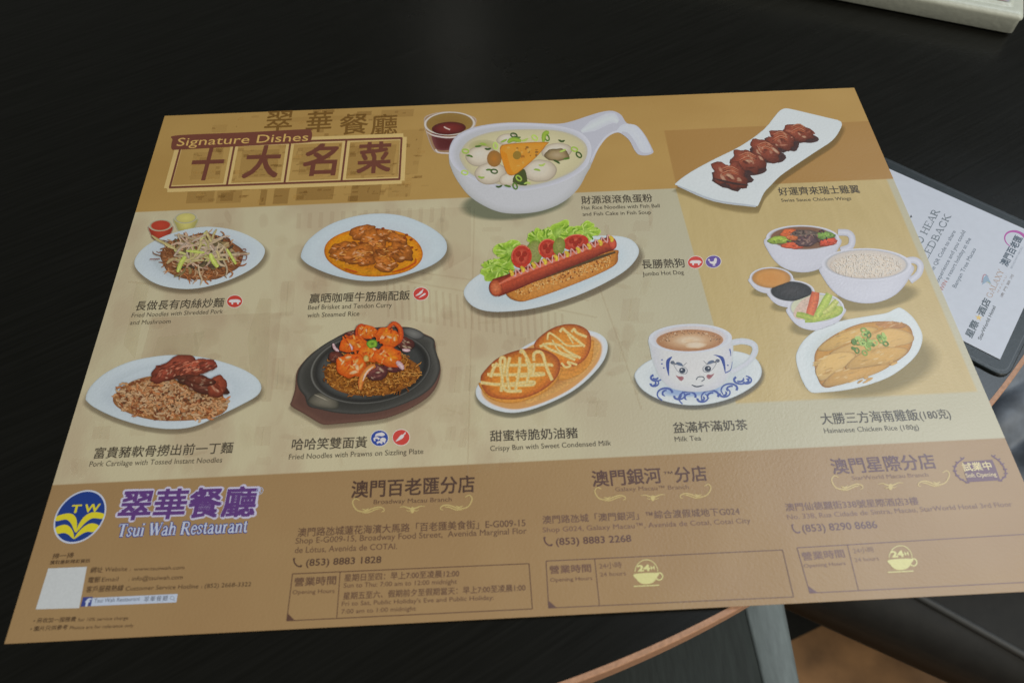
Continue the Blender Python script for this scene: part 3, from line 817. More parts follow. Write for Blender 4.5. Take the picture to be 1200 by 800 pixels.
# 3 ladle bowl of fish ball soup + dip glass
def dish_soup():
    k = Crop(480, 100, 3.478)
    p0 = Print(base=0.00009)
    shadow(p0, oval(*k([(430, 470)])[0], k.r(210), k.r(66), -6), 1, 2, C(90, 100, 80), .8, 1.14)
    p0.build('printed_shadow', mat, HALO)
    p = Print(base=0.00011)
    # dip glass
    g = spline(k([(60, 160), (75, 215), (95, 262), (120, 278), (170, 275), (215, 250), (248, 205), (268, 165), (262, 130), (160, 108), (70, 125)]), True, 4)
    p.ring(g, [(1, C(182, 168, 160)), (.95, C(150, 118, 90)), (.6, C(130, 96, 60)), (0, C(120, 80, 50))])
    p.ring(spline(k([(92, 195), (102, 250), (125, 266), (170, 262), (212, 235), (228, 195), (160, 212)]), True, 4), [(1, C(110, 60, 60)), (.7, C(88, 34, 34)), (0, C(80, 26, 26))])
    p.ring(oval(*k([(163, 157)])[0], k.r(104), k.r(48), -2, 36), [(1, C(192, 184, 178)), (.94, C(196, 188, 180)), (.90, C(134, 106, 62)), (.84, C(138, 108, 52)), (0, C(128, 96, 50))])
    p.ring(oval(*k([(160, 176)])[0], k.r(70), k.r(26), -3, 26), [(1, C(70, 26, 22)), (.7, C(96, 30, 26)), (0, C(120, 44, 38))])
    p.stroke(k([(68, 190), (100, 206), (165, 214), (225, 200), (262, 175)]), k.r(6), C(206, 192, 186), taper=(.4, .4))
    p.stroke(k([(140, 170), (150, 176), (165, 182)]), k.r(5), C(214, 190, 180))
    p.stroke(k([(105, 262), (120, 275), (160, 278)]), k.r(6), C(196, 184, 180))
    # ladle: body silhouette with curled handle
    body = spline(k([(160, 290), (168, 240), (200, 200), (270, 170), (380, 154), (490, 154), (600, 158), (660, 148), (730, 125), (790, 108), (830, 106), (862, 122), (885, 155), (925, 165),
                     (960, 205), (990, 262), (992, 276), (970, 286), (935, 284), (915, 262), (895, 225), (862, 198), (838, 195), (800, 215), (768, 262), (742, 320), (715, 372), (680, 430), (620, 480), (540, 512), (450, 524), (370, 518), (300, 490), (240, 448), (195, 390), (170, 340)]), True, 4)
    cc_ = k([(440, 330)])[0]
    p.fill(body, C(176, 175, 186))
    # lower outer wall shading
    wall = spline(k([(163, 300), (170, 340), (195, 390), (240, 448), (300, 490), (370, 518), (450, 524), (540, 512), (620, 480), (680, 430), (715, 372), (736, 300), (600, 240), (440, 210), (300, 220), (200, 250)]), True, 4)
    p.ring(wall, [(1, C(164, 163, 164)), (.95, C(176, 175, 178)), (.86, C(184, 183, 188)), (0, C(184, 183, 188))], center=k([(440, 320)])[0])
    # handle shading
    p.stroke(k([(735, 315), (765, 258), (800, 212), (838, 190), (865, 192)]), k.r(9), C(196, 195, 204), C(184, 184, 194), taper=(.3, .8))
    p.stroke(k([(700, 190), (760, 160), (820, 135), (850, 150)]), k.r(46), C(209, 213, 216), C(186, 186, 196), taper=(.3, .4))
    p.fill(spline(k([(862, 165), (885, 158), (925, 168), (962, 215), (985, 268), (965, 276), (940, 268), (915, 225), (890, 195), (862, 190), (840, 192)]), True, 4), C(196, 198, 208))
    p.stroke(k([(872, 172), (905, 180), (935, 225), (955, 268)]), k.r(16), C(212, 214, 222), C(198, 200, 210), taper=(.6, .5))
    # rim
    rim = spline(k([(162, 290), (172, 244), (205, 204), (275, 174), (380, 158), (490, 157), (600, 166), (690, 190), (735, 235), (738, 290), (708, 345), (620, 395), (520, 422), (430, 430), (330, 412), (240, 375), (185, 335)]), True, 5)
    p.ring(rim, [(1, C(206, 205, 214)), (.97, C(188, 187, 198)), (.9, C(176, 175, 180)), (.0, C(180, 174, 168))], center=k([(450, 295)])[0], shade=(0, -.6, .05))
    pl = p.build('dish_picture', mat, None, 'white ladle bowl with curled handle, and a glass of dark red dip')
    f = Print(base=0.00015)
    soup = spline(k([(205, 300), (215, 255), (260, 215), (350, 188), (480, 180), (600, 185), (680, 210), (722, 250), (715, 305), (660, 355), (560, 395), (450, 412), (340, 400), (250, 362)]), True, 5)
    f.ring(soup, [(1, C(176, 168, 150)), (.94, C(186, 176, 140)), (.7, C(194, 184, 148)), (0, C(190, 178, 142))])
    def ball(x, y, rx, ry):
        o = oval(*k([(x, y)])[0], k.r(rx), k.r(ry), -5, 30, .03, int(x))
        f.ring(o, [(1, C(150, 136, 116)), (.9, C(178, 164, 146)), (.6, C(198, 186, 168)), (0, C(212, 204, 190))], center=k([(x - rx * .15, y - ry * .3)])[0])
    f.ring(oval(*k([(300, 250)])[0], k.r(60), k.r(28), 0, 20), [(1, C(180, 170, 134)), (0, C(150, 150, 80))])
    ball(400, 222, 46, 24); ball(290, 290, 62, 42); ball(600, 270, 62, 34); ball(330, 360, 66, 44); ball(405, 385, 40, 26)
    f.ring(oval(*k([(345, 300)])[0], k.r(30), k.r(34), 0, 16), [(1, C(140, 100, 50)), (0, C(170, 110, 40))])
    f.ring(oval(*k([(600, 285)])[0], k.r(52), k.r(26), 0, 20, .1, 5), [(1, C(96, 80, 52)), (.6, C(150, 128, 92)), (0, C(170, 150, 120))])
    ball(530, 350, 70, 46)
    f.fill(spline(k([(420, 395), (440, 350), (470, 345), (480, 395), (470, 410)]), True, 3), C(70, 76, 36))
    cake = k([(368, 258), (400, 240), (555, 232), (556, 246), (520, 290), (470, 335), (428, 366), (398, 362), (378, 310)])
    f.ring(spline(cake, True, 3), [(1, C(150, 84, 14)), (.93, C(200, 132, 34)), (.7, C(204, 142, 48)), (0, C(196, 130, 40))])
    f.fill(k([(368, 262), (378, 310), (398, 362), (428, 366), (412, 340), (396, 280)]), C(204, 128, 26))
    R_ = random.Random(2)
    for i in range(26):
        x, y = R_.uniform(395, 530), R_.uniform(248, 330)
        if y > 345 - (x - 420) * .55: continue
        f.fill(oval(*k([(x, y)])[0], k.r(R_.uniform(2, 8)), k.r(R_.uniform(2, 6)), 0, 8), [C(160, 100, 30), C(216, 164, 76), C(140, 96, 40)][i % 3])
    f.fill(oval(*k([(438, 286)])[0], k.r(17), k.r(18), 30, 12), C(140, 110, 40))
    for i, (x, y) in enumerate([(228, 270), (245, 288), (320, 262), (350, 248), (300, 240), (440, 215), (425, 205), (470, 225), (555, 205), (560, 215), (620, 230), (625, 268), (672, 262), (640, 300), (600, 312), (225, 357), (293, 378), (325, 345), (345, 352), (540, 328), (520, 345), (430, 412), (460, 400), (480, 398), (445, 380), (400, 412), (365, 415), (510, 215), (385, 228), (280, 250), (690, 285)]):
        c = [C(150, 176, 70), C(84, 116, 40), C(60, 84, 34), C(176, 196, 96)][i % 4]
        q = k([(x, y)])[0]
        if i % 3 == 0: f.stroke(oval(q[0], q[1], k.r(13), k.r(8), R_.uniform(0, 90), 9), k.r(6), c, closed=True, n=2)
        else: f.stroke([q + (-k.r(14), R_.uniform(-2, 2)), q, q + (k.r(13), R_.uniform(-2.5, 2.5))], k.r(8), c, mulc(c, .7), taper=(.4, .4))
    for q in ([(545, 232), (550, 200), (568, 192)], [(400, 235), (420, 222), (455, 228)]):
        f.stroke(k(q), k.r(18), C(150, 172, 60), C(120, 150, 50), taper=(.5, .5))
    f.build('printed_food', pl, INK)
dish_soup()

# 4 chicken wings on a wavy plate
def dish_wings():
    k = Crop(740, 90, 2.58)
    out = spline(k([(134, 322), (180, 288), (250, 250), (330, 210), (400, 160), (440, 112), (458, 98), (480, 98), (540, 112), (590, 124), (634, 137), (628, 165), (605, 195), (560, 225), (500, 265), (450, 300), (420, 330), (400, 352), (385, 385), (374, 392), (320, 388), (250, 372), (190, 348), (140, 330)]), True, 3)
    cast(out, 1, 7, C(110, 92, 50), a=.7, grow=1.05)
    p = Print(base=0.00011)
    p.fill(out, C(191, 196, 199))
    p.ring(out, [(.985, C(199, 204, 207)), (.9, C(207, 211, 214)), (.6, C(197, 201, 204)), (0, C(189, 193, 196))])
    p.stroke(k([(140, 330), (250, 374), (376, 392)]), k.r(7), C(158, 162, 170), C(178, 182, 188), taper=(.6, .8))
    pl = p.build('dish_picture', mat, None, 'long wavy white plate with five dark glazed chicken wings')
    f = Print(base=0.00015)
    for i, (x, y, rx, ry, r) in enumerate([(505, 170, 48, 28, 22), (452, 193, 48, 30, 24), (405, 225, 50, 34, 28), (352, 256, 52, 38, 30), (298, 298, 58, 42, 22)]):
        q = k([(x, y)])[0]
        f.ring(oval(q[0] + 2, q[1] + 4.5, k.r(rx) * 1.02, k.r(ry) * .75, 10, 26, .2, 70 + i), [(1, C(64, 38, 34)), (0, C(46, 26, 24))])
        chunk(f, q[0], q[1], k.r(rx), k.r(ry) * .88, r, C(124, 58, 38), 90 + i, .26, .6)
        for j in range(4):
            c = C(190, 132, 100) if j % 2 else C(170, 96, 62)
            f.stroke([q + (-k.r(rx) * .5, -k.r(4 + 7 * j) + 3), q + (0, -k.r(8 + 6 * j)), q + (k.r(rx) * .45, -k.r(2 + 5 * j) + 1)], 1.2, c, C(136, 66, 38), taper=(.3, .3))
        f.stroke([q + (-k.r(60) * .8, 4 + i * .1), q + (-8, 7), q + (5, 10), q + (k.r(55), 12)], 2.4, C(58, 34, 28), taper=(.3, .5)) if i == 4 else None
    f.build('printed_food', pl, FOOD)
dish_wings()

# 5 hot dog
def dish_hotdog():
    k = Crop(530, 230, 3.636)
    out = spline(k([(50, 420), (65, 375), (120, 330), (220, 280), (400, 210), (560, 175), (680, 168), (755, 182), (792, 218), (788, 260), (740, 315), (650, 370), (540, 420), (420, 460), (300, 485), (170, 492), (90, 470)]), True, 5)
    cast(out, 3, 6, a=.75, grow=1.05)
    p = Print(base=0.00011)
    p.ring(out, [(1, C(177, 184, 189)), (.975, C(195, 202, 207)), (.9, C(201, 208, 213)), (.75, C(181, 191, 198)), (0, C(179, 187, 194))], shade=(0, -.6, .05))
    pl = p.build('dish_picture', mat, None, 'hot dog with lettuce and tomato on an oval plate')
    f = Print(base=0.00015)
    R_ = random.Random(11)
    # lettuce
    for (x, y, rx, ry, s_) in ((195, 310, 70, 48, 1), (245, 235, 62, 48, 2), (370, 180, 48, 40, 3), (455, 155, 60, 42, 4), (565, 155, 62, 38, 5), (510, 170, 50, 34, 6), (165, 300, 46, 26, 7), (400, 190, 36, 50, 8)):
        o = oval(*k([(x, y)])[0], k.r(rx), k.r(ry), -20, 60, .22, s_)
        f.ring(o, [(1, C(168, 192, 92)), (.9, C(146, 176, 58)), (.5, C(118, 154, 42)), (0, C(160, 186, 90))], shade=(-.2, -.7, .2))
        for i in range(20):
            a = R_.uniform(0, 6.28); r0 = R_.uniform(.2, .7)
            A = k([(x + math.cos(a) * rx * r0, y + math.sin(a) * ry * r0)])[0]; B = k([(x + math.cos(a + .2) * rx * .98, y + math.sin(a + .2) * ry * .98)])[0]
            c = [C(186, 206, 110), C(88, 128, 24), C(164, 190, 76)][R_.randrange(3)]
            f.stroke([A, (A + B) / 2 + (R_.uniform(-2, 2), R_.uniform(-1, 1)), B], k.r(7), c, mixc(c, C(128, 162, 34), .5), taper=(.5, .8))
    # pickle and tomatoes
    f.ring(oval(*k([(350, 240)])[0], k.r(36), k.r(52), 10, 24), [(1, C(110, 130, 44)), (.7, C(130, 134, 70)), (0, C(136, 136, 80))])
    for x, y, rx, ry, r in ((295, 258, 44, 50, 10), (408, 225, 42, 42, 0), (525, 198, 56, 34, -8)):
        o = oval(*k([(x, y)])[0], k.r(rx), k.r(ry), r, 30)
        f.ring(o, [(1, C(180, 60, 40)), (.88, C(178, 48, 30)), (.7, C(166, 50, 34)), (.3, C(186, 84, 60)), (0, C(178, 70, 48))])
        for j in range(3):
            q = k([(x - rx * .3 + j * rx * .3, y - ry * .2 + (j % 2) * ry * .4)])[0]
            f.ring(oval(q[0], q[1], k.r(11), k.r(14), 20, 12), [(1, C(150, 34, 22)), (0, C(140, 46, 24))])
        f.stroke(spline(oval(*k([(x, y)])[0], k.r(rx) * .93, k.r(ry) * .93, r, 14)[6:13]), .8, C(226, 130, 100))
    f.ring(oval(*k([(455, 215)])[0], k.r(26), k.r(38), 10, 20), [(1, C(110, 120, 44)), (0, C(140, 140, 76))])
    # bun
    bun = spline(k([(225, 405), (240, 385), (400, 330), (560, 270), (695, 230), (706, 255), (698, 290), (640, 325), (540, 368), (430, 410), (340, 440), (290, 450), (245, 435)]), True, 4)
    f.ring(bun, [(1, C(136, 76, 26)), (.94, C(176, 112, 44)), (.6, C(186, 124, 56)), (0, C(184, 122, 56))])
    for i in range(420):
        t = R_.random(); u = R_.uniform(-1, 1)
        x, y = 240 + t * 450, 412 - t * 148 + u * 30
        if t < .06 or t > .97: continue
        f.fill(oval(*k([(x, y)])[0], k.r(R_.uniform(3, 5.5)), k.r(2.6), R_.uniform(0, 180), 6), [C(216, 176, 112), C(196, 146, 80), C(126, 66, 24), C(206, 160, 96)][R_.randrange(4)])
    f.stroke(k([(245, 398), (420, 335), (560, 285), (695, 240)]), k.r(16), C(66, 60, 34), C(100, 60, 30), taper=(.4, .5))
    # sausage
    sp = k([(185, 393), (270, 362), (400, 308), (540, 255), (640, 215), (682, 203)])
    f.stroke(sp, k.r(70), C(172, 70, 42), C(100, 32, 20), n=10, taper=(1.12, .82))
    f.ring(oval(*k([(186, 393)])[0], k.r(28), k.r(36), -10, 24), [(1, C(128, 46, 26)), (.7, C(176, 86, 50)), (0, C(200, 116, 76))])
    f.ring(oval(*k([(682, 203)])[0], k.r(18), k.r(26), -15, 20), [(1, C(140, 44, 26)), (.6, C(180, 74, 50)), (0, C(190, 84, 60))])
    f.stroke(k([(200, 376), (270, 342), (400, 290), (540, 238), (660, 192)]), k.r(16), C(206, 118, 92), C(184, 80, 50), taper=(.5, .5))
    # mayo / sauce zigzag and mustard
    n_ = 17
    zz = []
    for i in range(n_ * 2):
        t = i / (n_ * 2 - 1)
        x, y = 250 + t * 430, 338 - t * 158
        zz.append((x + (6 if i % 2 else -4), y + (10 if i % 2 else -16)))
    f.stroke(k(zz), k.r(6), C(214, 176, 172), C(182, 104, 92), n=5)
    for i in range(10):
        t = i / 9
        x, y = 250 + t * 425, 330 - t * 145
        f.stroke(k([(x - 6, y - 12), (x + 6, y), (x + 2, y + 12)]), k.r(16), C(206, 186, 60), C(186, 130, 44), taper=(.6, .6))
    f.build('printed_food', pl, FOOD)
dish_hotdog()

# 6 pork cartilage with instant noodles
def dish_pork():
    GAIN[0] = 1.75
    k = Crop(80, 380, 4.446)
    out = spline(k([(92, 378), (120, 320), (200, 250), (320, 195), (450, 168), (560, 160), (700, 172), (850, 210), (960, 262), (1005, 318), (985, 370), (900, 420), (780, 478), (660, 530), (540, 545), (400, 530), (260, 490), (150, 440), (102, 405)]), True, 5)
    cast(out, 0, 5, a=.7, grow=1.05)
    p = Print(base=0.00011)
    p.ring(out, [(1, C(159, 167, 172)), (.975, C(179, 187, 193)), (.87, C(179, 187, 194)), (.72, C(163, 171, 178)), (.66, C(169, 177, 184)), (0, C(130, 130, 140))], shade=(.5, -.3, .08))
    pl = p.build('dish_picture', mat, None, 'wide pointed plate of curly instant noodles with glazed pork')
    f = Print(base=0.00015)
    nc = k([(535, 405)])[0]
    f.ring(oval(nc[0], nc[1], k.r(305), k.r(98), 3, 50, .03, 4), [(1, C(120, 76, 44)), (.9, C(140, 96, 56)), (0, C(130, 86, 50))])
    f.ring(oval(*k([(430, 345)])[0], k.r(170), k.r(72), -8, 40, .04, 6), [(1, C(136, 92, 52)), (0, C(130, 86, 50))])
    cols = [C(206, 160, 116), C(194, 142, 98), C(170, 110, 68), C(212, 172, 132), C(128, 70, 40)]
    noodles(f, nc[0], nc[1], k.r(285), k.r(84), 430, 11, 2.5, cols, seed=21, curl=1.6, rot=3)
    noodles(f, *k([(430, 350)])[0], k.r(160), k.r(70), 190, 11, 2.5, cols, seed=22, curl=1.6)
    R_ = random.Random(5)
    for i in range(120):
        a = R_.uniform(0, 6.28); r = math.sqrt(R_.random()) * .9
        x, y = 520 + math.cos(a) * 270 * r, 395 + math.sin(a) * 85 * r
        f.fill(oval(*k([(x, y)])[0], k.r(R_.uniform(4, 9)), k.r(R_.uniform(3, 6)), 0, 8), [C(92, 50, 28), C(76, 54, 36), C(108, 62, 36)][i % 3])
    noodles(f, nc[0], nc[1] - 1, k.r(270), k.r(78), 90, 11, 2.3, cols[:4], seed=23, curl=1.8, rot=3)
    for i, (x, y, rx, ry, r, c) in enumerate([(560, 235, 120, 56, -22, C(120, 56, 40)), (520, 262, 90, 34, -30, C(120, 54, 38)), (660, 232, 112, 42, -12, C(134, 62, 42)), (735, 222, 48, 26, 0, C(120, 52, 38)), (640, 295, 80, 28, 10, C(74, 42, 30)), (720, 325, 110, 48, 16, C(84, 42, 30)), (780, 330, 50, 60, 20, C(124, 56, 36)), (700, 300, 70, 26, 6, C(90, 44, 30))]):
        chunk(f, *k([(x, y)])[0], k.r(rx), k.r(ry), r, c, 120 + i, .15, .45)
    for i in range(60):
        x, y = R_.gauss(600, 70), R_.gauss(240, 22)
        if abs(y - 240) > 42 or x > 730: continue
        c = [C(176, 104, 80), C(70, 34, 26), C(84, 40, 30)][R_.randrange(3)]
        l = R_.uniform(8, 22)
        f.stroke(k([(x, y), (x + l, y - l * .5), (x + 1.7 * l, y - l * .6)]), k.r(R_.uniform(4, 8)), c, mixc(c, C(130, 60, 42), .5), taper=(.4, .3))
    f.build('printed_food', pl, FOOD)
    GAIN[0] = 1.48
dish_pork()

# 7 prawns on sizzling plate
def dish_prawns():
    k = Crop(320, 370, 4.446)
    out = spline(k([(95, 470), (98, 440), (115, 380), (122, 300), (150, 250), (210, 190), (300, 130), (400, 80), (520, 62), (640, 58), (720, 62), (790, 95), (835, 118), (846, 150), (850, 190), (868, 240), (872, 300), (850, 370), (800, 430), (700, 490), (580, 535), (450, 552), (340, 562), (275, 567), (240, 558), (170, 515)]), True, 4)
    cast(out, 0, 4, a=.6, grow=1.04)
    p = Print(base=0.00011)
    p.ring(out, [(1, C(80, 54, 46)), (.97, C(98, 68, 57)), (.9, C(88, 60, 51)), (0, C(64, 46, 42))])
    iron = spline(k([(125, 330), (140, 270), (200, 200), (290, 135), (400, 85), (520, 66), (640, 62), (720, 66), (785, 98), (838, 122), (842, 160), (866, 240), (868, 290), (840, 355), (780, 410), (680, 460), (560, 498), (440, 512), (330, 505), (250, 488), (185, 470), (165, 420), (135, 380)]), True, 4)
    p.ring(iron, [(1, C(44, 42, 38)), (.96, C(72, 70, 66)), (.9, C(60, 58, 54)), (.8, C(52, 50, 46)), (0, C(50, 48, 46))], shade=(.3, -.3, .2))
    # handles lugs
    lug = spline(k([(180, 440), (215, 405), (270, 400), (330, 430), (345, 470), (320, 486), (240, 478), (195, 462)]), True, 4)
    p.ring(lug, [(1, C(48, 46, 40)), (.8, C(82, 78, 68)), (.4, C(104, 98, 86)), (0, C(110, 104, 92))])
    p.stroke(k([(215, 410), (250, 425), (285, 442)]), k.r(7), C(160, 150, 132), C(100, 95, 85), taper=(.3, .3))
    lug2 = spline(k([(670, 70), (720, 62), (775, 85), (788, 110), (750, 125), (700, 108)]), True, 4)
    p.ring(lug2, [(1, C(48, 46, 44)), (.7, C(88, 86, 84)), (0, C(112, 110, 106))])
    dish = oval(*k([(508, 272)])[0], k.r(318), k.r(185), -8, 60)
    p.ring(dish, [(1, C(34, 32, 28)), (.975, C(92, 90, 86)), (.95, C(48, 46, 42)), (.9, C(36, 34, 32)), (.8, C(62, 62, 60)), (0, C(60, 58, 58))], shade=(-.7, -.1, .4))
    pl = p.build('dish_picture', mat, None, 'black iron sizzling plate on a wooden base with orange prawns')
    f = Print(base=0.00015)
    nz = k([(515, 300)])[0]
    f.ring(oval(nz[0], nz[1], k.r(248), k.r(118), -3, 50, .03, 3), [(1, C(110, 62, 16)), (.9, C(140, 84, 24)), (0, C(120, 70, 22))])
    noodles(f, nz[0], nz[1], k.r(240), k.r(115), 620, 9, 1.3, [C(176, 112, 40), C(196, 132, 56), C(150, 88, 26), C(120, 66, 18), C(206, 146, 70)], seed=31, curl=1.5)
    for i, (x, y, rx, ry, c) in enumerate([(690, 150, 48, 34, C(84, 40, 34)), (330, 220, 40, 30, C(90, 44, 34)), (540, 300, 60, 42, C(96, 48, 46)), (410, 105, 36, 18, C(90, 40, 34)), (630, 270, 50, 30, C(96, 44, 44))]):
        chunk(f, *k([(x, y)])[0], k.r(rx), k.r(ry), 0, c, 140 + i, .12, .7)
    orange = C(208, 98, 20)
    def prawn(x, y, rx, ry, rot, seed):
        R_ = random.Random(seed)
        q = k([(x, y)])[0]
        o = oval(q[0], q[1], k.r(rx), k.r(ry), rot, 36, .15, seed + 40)
        f.ring(o, [(1, C(150, 50, 8)), (.92, C(196, 82, 12)), (.7, orange), (.35, C(218, 122, 34)), (0, C(222, 138, 50))], center=q + (-k.r(rx * .12), -k.r(ry * .2)), shade=(-.2, -.8, .2))
        for j in range(20):
            a = R_.uniform(0, 6.28); r = R_.uniform(.1, .85)
            s_ = q + (math.cos(a) * k.r(rx) * r, math.sin(a) * k.r(ry) * r)
            c = [C(240, 190, 110), C(228, 150, 30), C(160, 52, 10), C(214, 84, 20), C(170, 60, 12), C(240, 210, 160)][R_.randrange(6)]
            l = k.r(min(rx, ry)) * R_.uniform(.10, .3)
            dab(f, s_[0], s_[1], l * R_.uniform(1, 2), l * .55, R_.uniform(0, 180), c, orange)
    prawn(490, 88, 58, 36, 10, 1)
    f.stroke(k([(600, 70), (632, 45), (664, 75), (660, 130), (600, 160)]), k.r(34), C(210, 90, 26), C(160, 50, 20), taper=(.5, 1), n=6)
    f.stroke(k([(438, 110), (440, 70), (462, 52), (482, 60)]), k.r(16), C(190, 70, 24), C(150, 46, 14), taper=(1, .5), n=6)
    prawn(600, 118, 66, 48, 20, 2)
    prawn(418, 152, 68, 46, -15, 3)
    prawn(500, 205, 60, 46, 0, 4)
    prawn(600, 218, 76, 54, 5, 5)
    prawn(410, 265, 76, 68, 15, 6)
    # onion and spring onion
    f.stroke(k([(455, 390), (465, 330), (500, 280), (535, 265)]), k.r(30), C(206, 140, 66), C(170, 80, 30), taper=(.5, .7), n=6)
    f.stroke(k([(470, 345), (490, 300), (525, 270)]), k.r(9), C(220, 190, 170), taper=(.4, .4))
    for pts, w in (([(315, 150), (325, 175), (345, 190)], 16), ([(400, 150), (412, 170), (414, 185)], 10), ([(675, 182), (695, 186), (716, 184)], 16), ([(645, 245), (665, 262), (680, 285)], 26)):
        f.stroke(k(pts), k.r(w), C(206, 184, 184), C(170, 120, 130), taper=(.5, .5))
    f.ring(oval(*k([(518, 152)])[0], k.r(30), k.r(22), 0, 20, .1, 4), [(1, C(70, 110, 30)), (.6, C(130, 168, 50)), (0, C(60, 90, 24))])
    f.ring(oval(*k([(487, 228)])[0], k.r(14), k.r(18), 0, 12), [(1, C(170, 130, 50)), (0, C(214, 196, 130))])
    f.build('printed_food', pl, FOOD)
dish_prawns()

# 8 crispy buns
def dish_buns():
    k = Crop(530, 360, 4.443)
    out = spline(k([(122, 440), (140, 395), (200, 330), (290, 260), (400, 190), (520, 140), (640, 120), (740, 128), (798, 165), (808, 220), (780, 290), (710, 370), (620, 440), (500, 500), (380, 540), (290, 548), (200, 525), (140, 485)]), True, 5)
    cast(out, 1, 5, C(80, 80, 70), a=.85, grow=1.05)
    p = Print(base=0.00011)
    p.ring(out, [(1, C(183, 188, 191)), (.97, C(204, 208, 214)), (.93, C(196, 194, 196)), (.90, C(190, 140, 84)), (.7, C(190, 134, 70)), (0, C(150, 90, 40))], shade=(.5, .3, .06))
    pl = p.build('dish_picture', mat, None, 'oval plate with two round buns zigzagged with condensed milk')
    f = Print(base=0.00015)
    f.ring(spline(k([(560, 330), (700, 200), (770, 190), (740, 280), (640, 380), (480, 470), (380, 500), (440, 420)]), True, 5), [(1, C(196, 148, 84)), (0, C(150, 88, 36))])
    def bun(o, side):
        f.ring(side, [(1, C(170, 110, 40)), (.9, C(196, 132, 54)), (0, C(180, 110, 40))])
        f.ring(o, [(1, C(132, 60, 26)), (.93, C(164, 86, 32)), (.8, C(184, 106, 34)), (.5, C(200, 128, 42)), (0, C(206, 136, 50))], shade=(.1, .8, .16))
    back = spline(k([(425, 200), (450, 160), (520, 110), (600, 88), (670, 98), (715, 135), (722, 200), (700, 260), (650, 300), (580, 312), (510, 280), (450, 235)]), True, 5)
    bun(back, spline(k([(560, 270), (722, 170), (735, 220), (720, 290), (670, 345), (600, 375), (550, 370)]), True, 5))
    front = spline(k([(148, 370), (165, 335), (230, 270), (320, 230), (420, 212), (500, 230), (550, 265), (562, 315), (540, 370), (480, 425), (390, 468), (290, 480), (200, 465), (158, 420)]), True, 5)
    bun(front, spline(k([(150, 390), (350, 440), (562, 320), (555, 365), (500, 430), (400, 480), (300, 500), (210, 482), (160, 440)]), True, 5))
    milk, me_ = C(224, 206, 150), C(206, 168, 90)
    def m(pts, w=18): f.stroke(k(pts), k.r(w), milk, me_, n=5)
    m([(148, 392), (250, 402), (410, 388), (425, 398), (400, 405), (260, 408)]); m([(182, 350), (300, 352), (460, 345), (465, 352), (330, 360)])
    m([(205, 302), (320, 302), (430, 300), (512, 300), (515, 308)]); m([(255, 440), (262, 360), (275, 280), (262, 262), (250, 280), (258, 350), (275, 430), (362, 436)])
    m([(300, 260), (285, 330), (292, 400), (298, 430)]); m([(355, 240), (362, 225), (375, 240), (400, 290), (410, 340)]); m([(330, 430), (348, 330), (352, 260)])
    m([(425, 280), (425, 245), (445, 232), (470, 245), (490, 310), (520, 380)]); m([(420, 350), (428, 290)]); m([(200, 365), (215, 320), (235, 290)]); m([(388, 395), (400, 330), (385, 270)])
    m([(455, 205), (500, 190), (560, 200), (600, 230), (668, 265)], 15); m([(470, 190), (500, 215), (560, 240), (640, 275)], 15); m([(495, 170), (500, 140), (515, 138), (560, 170), (600, 200), (690, 200)], 11)
    m([(560, 130), (575, 112), (590, 125), (640, 165), (690, 205)], 15); m([(620, 130), (635, 115), (650, 135), (700, 155)], 15); m([(568, 290), (590, 312), (615, 305), (600, 285), (650, 300)], 12)
    m([(520, 170), (560, 230), (650, 262)], 9); m([(600, 140), (630, 190)], 9)
    f.build('printed_food', pl, FOOD)
dish_buns()

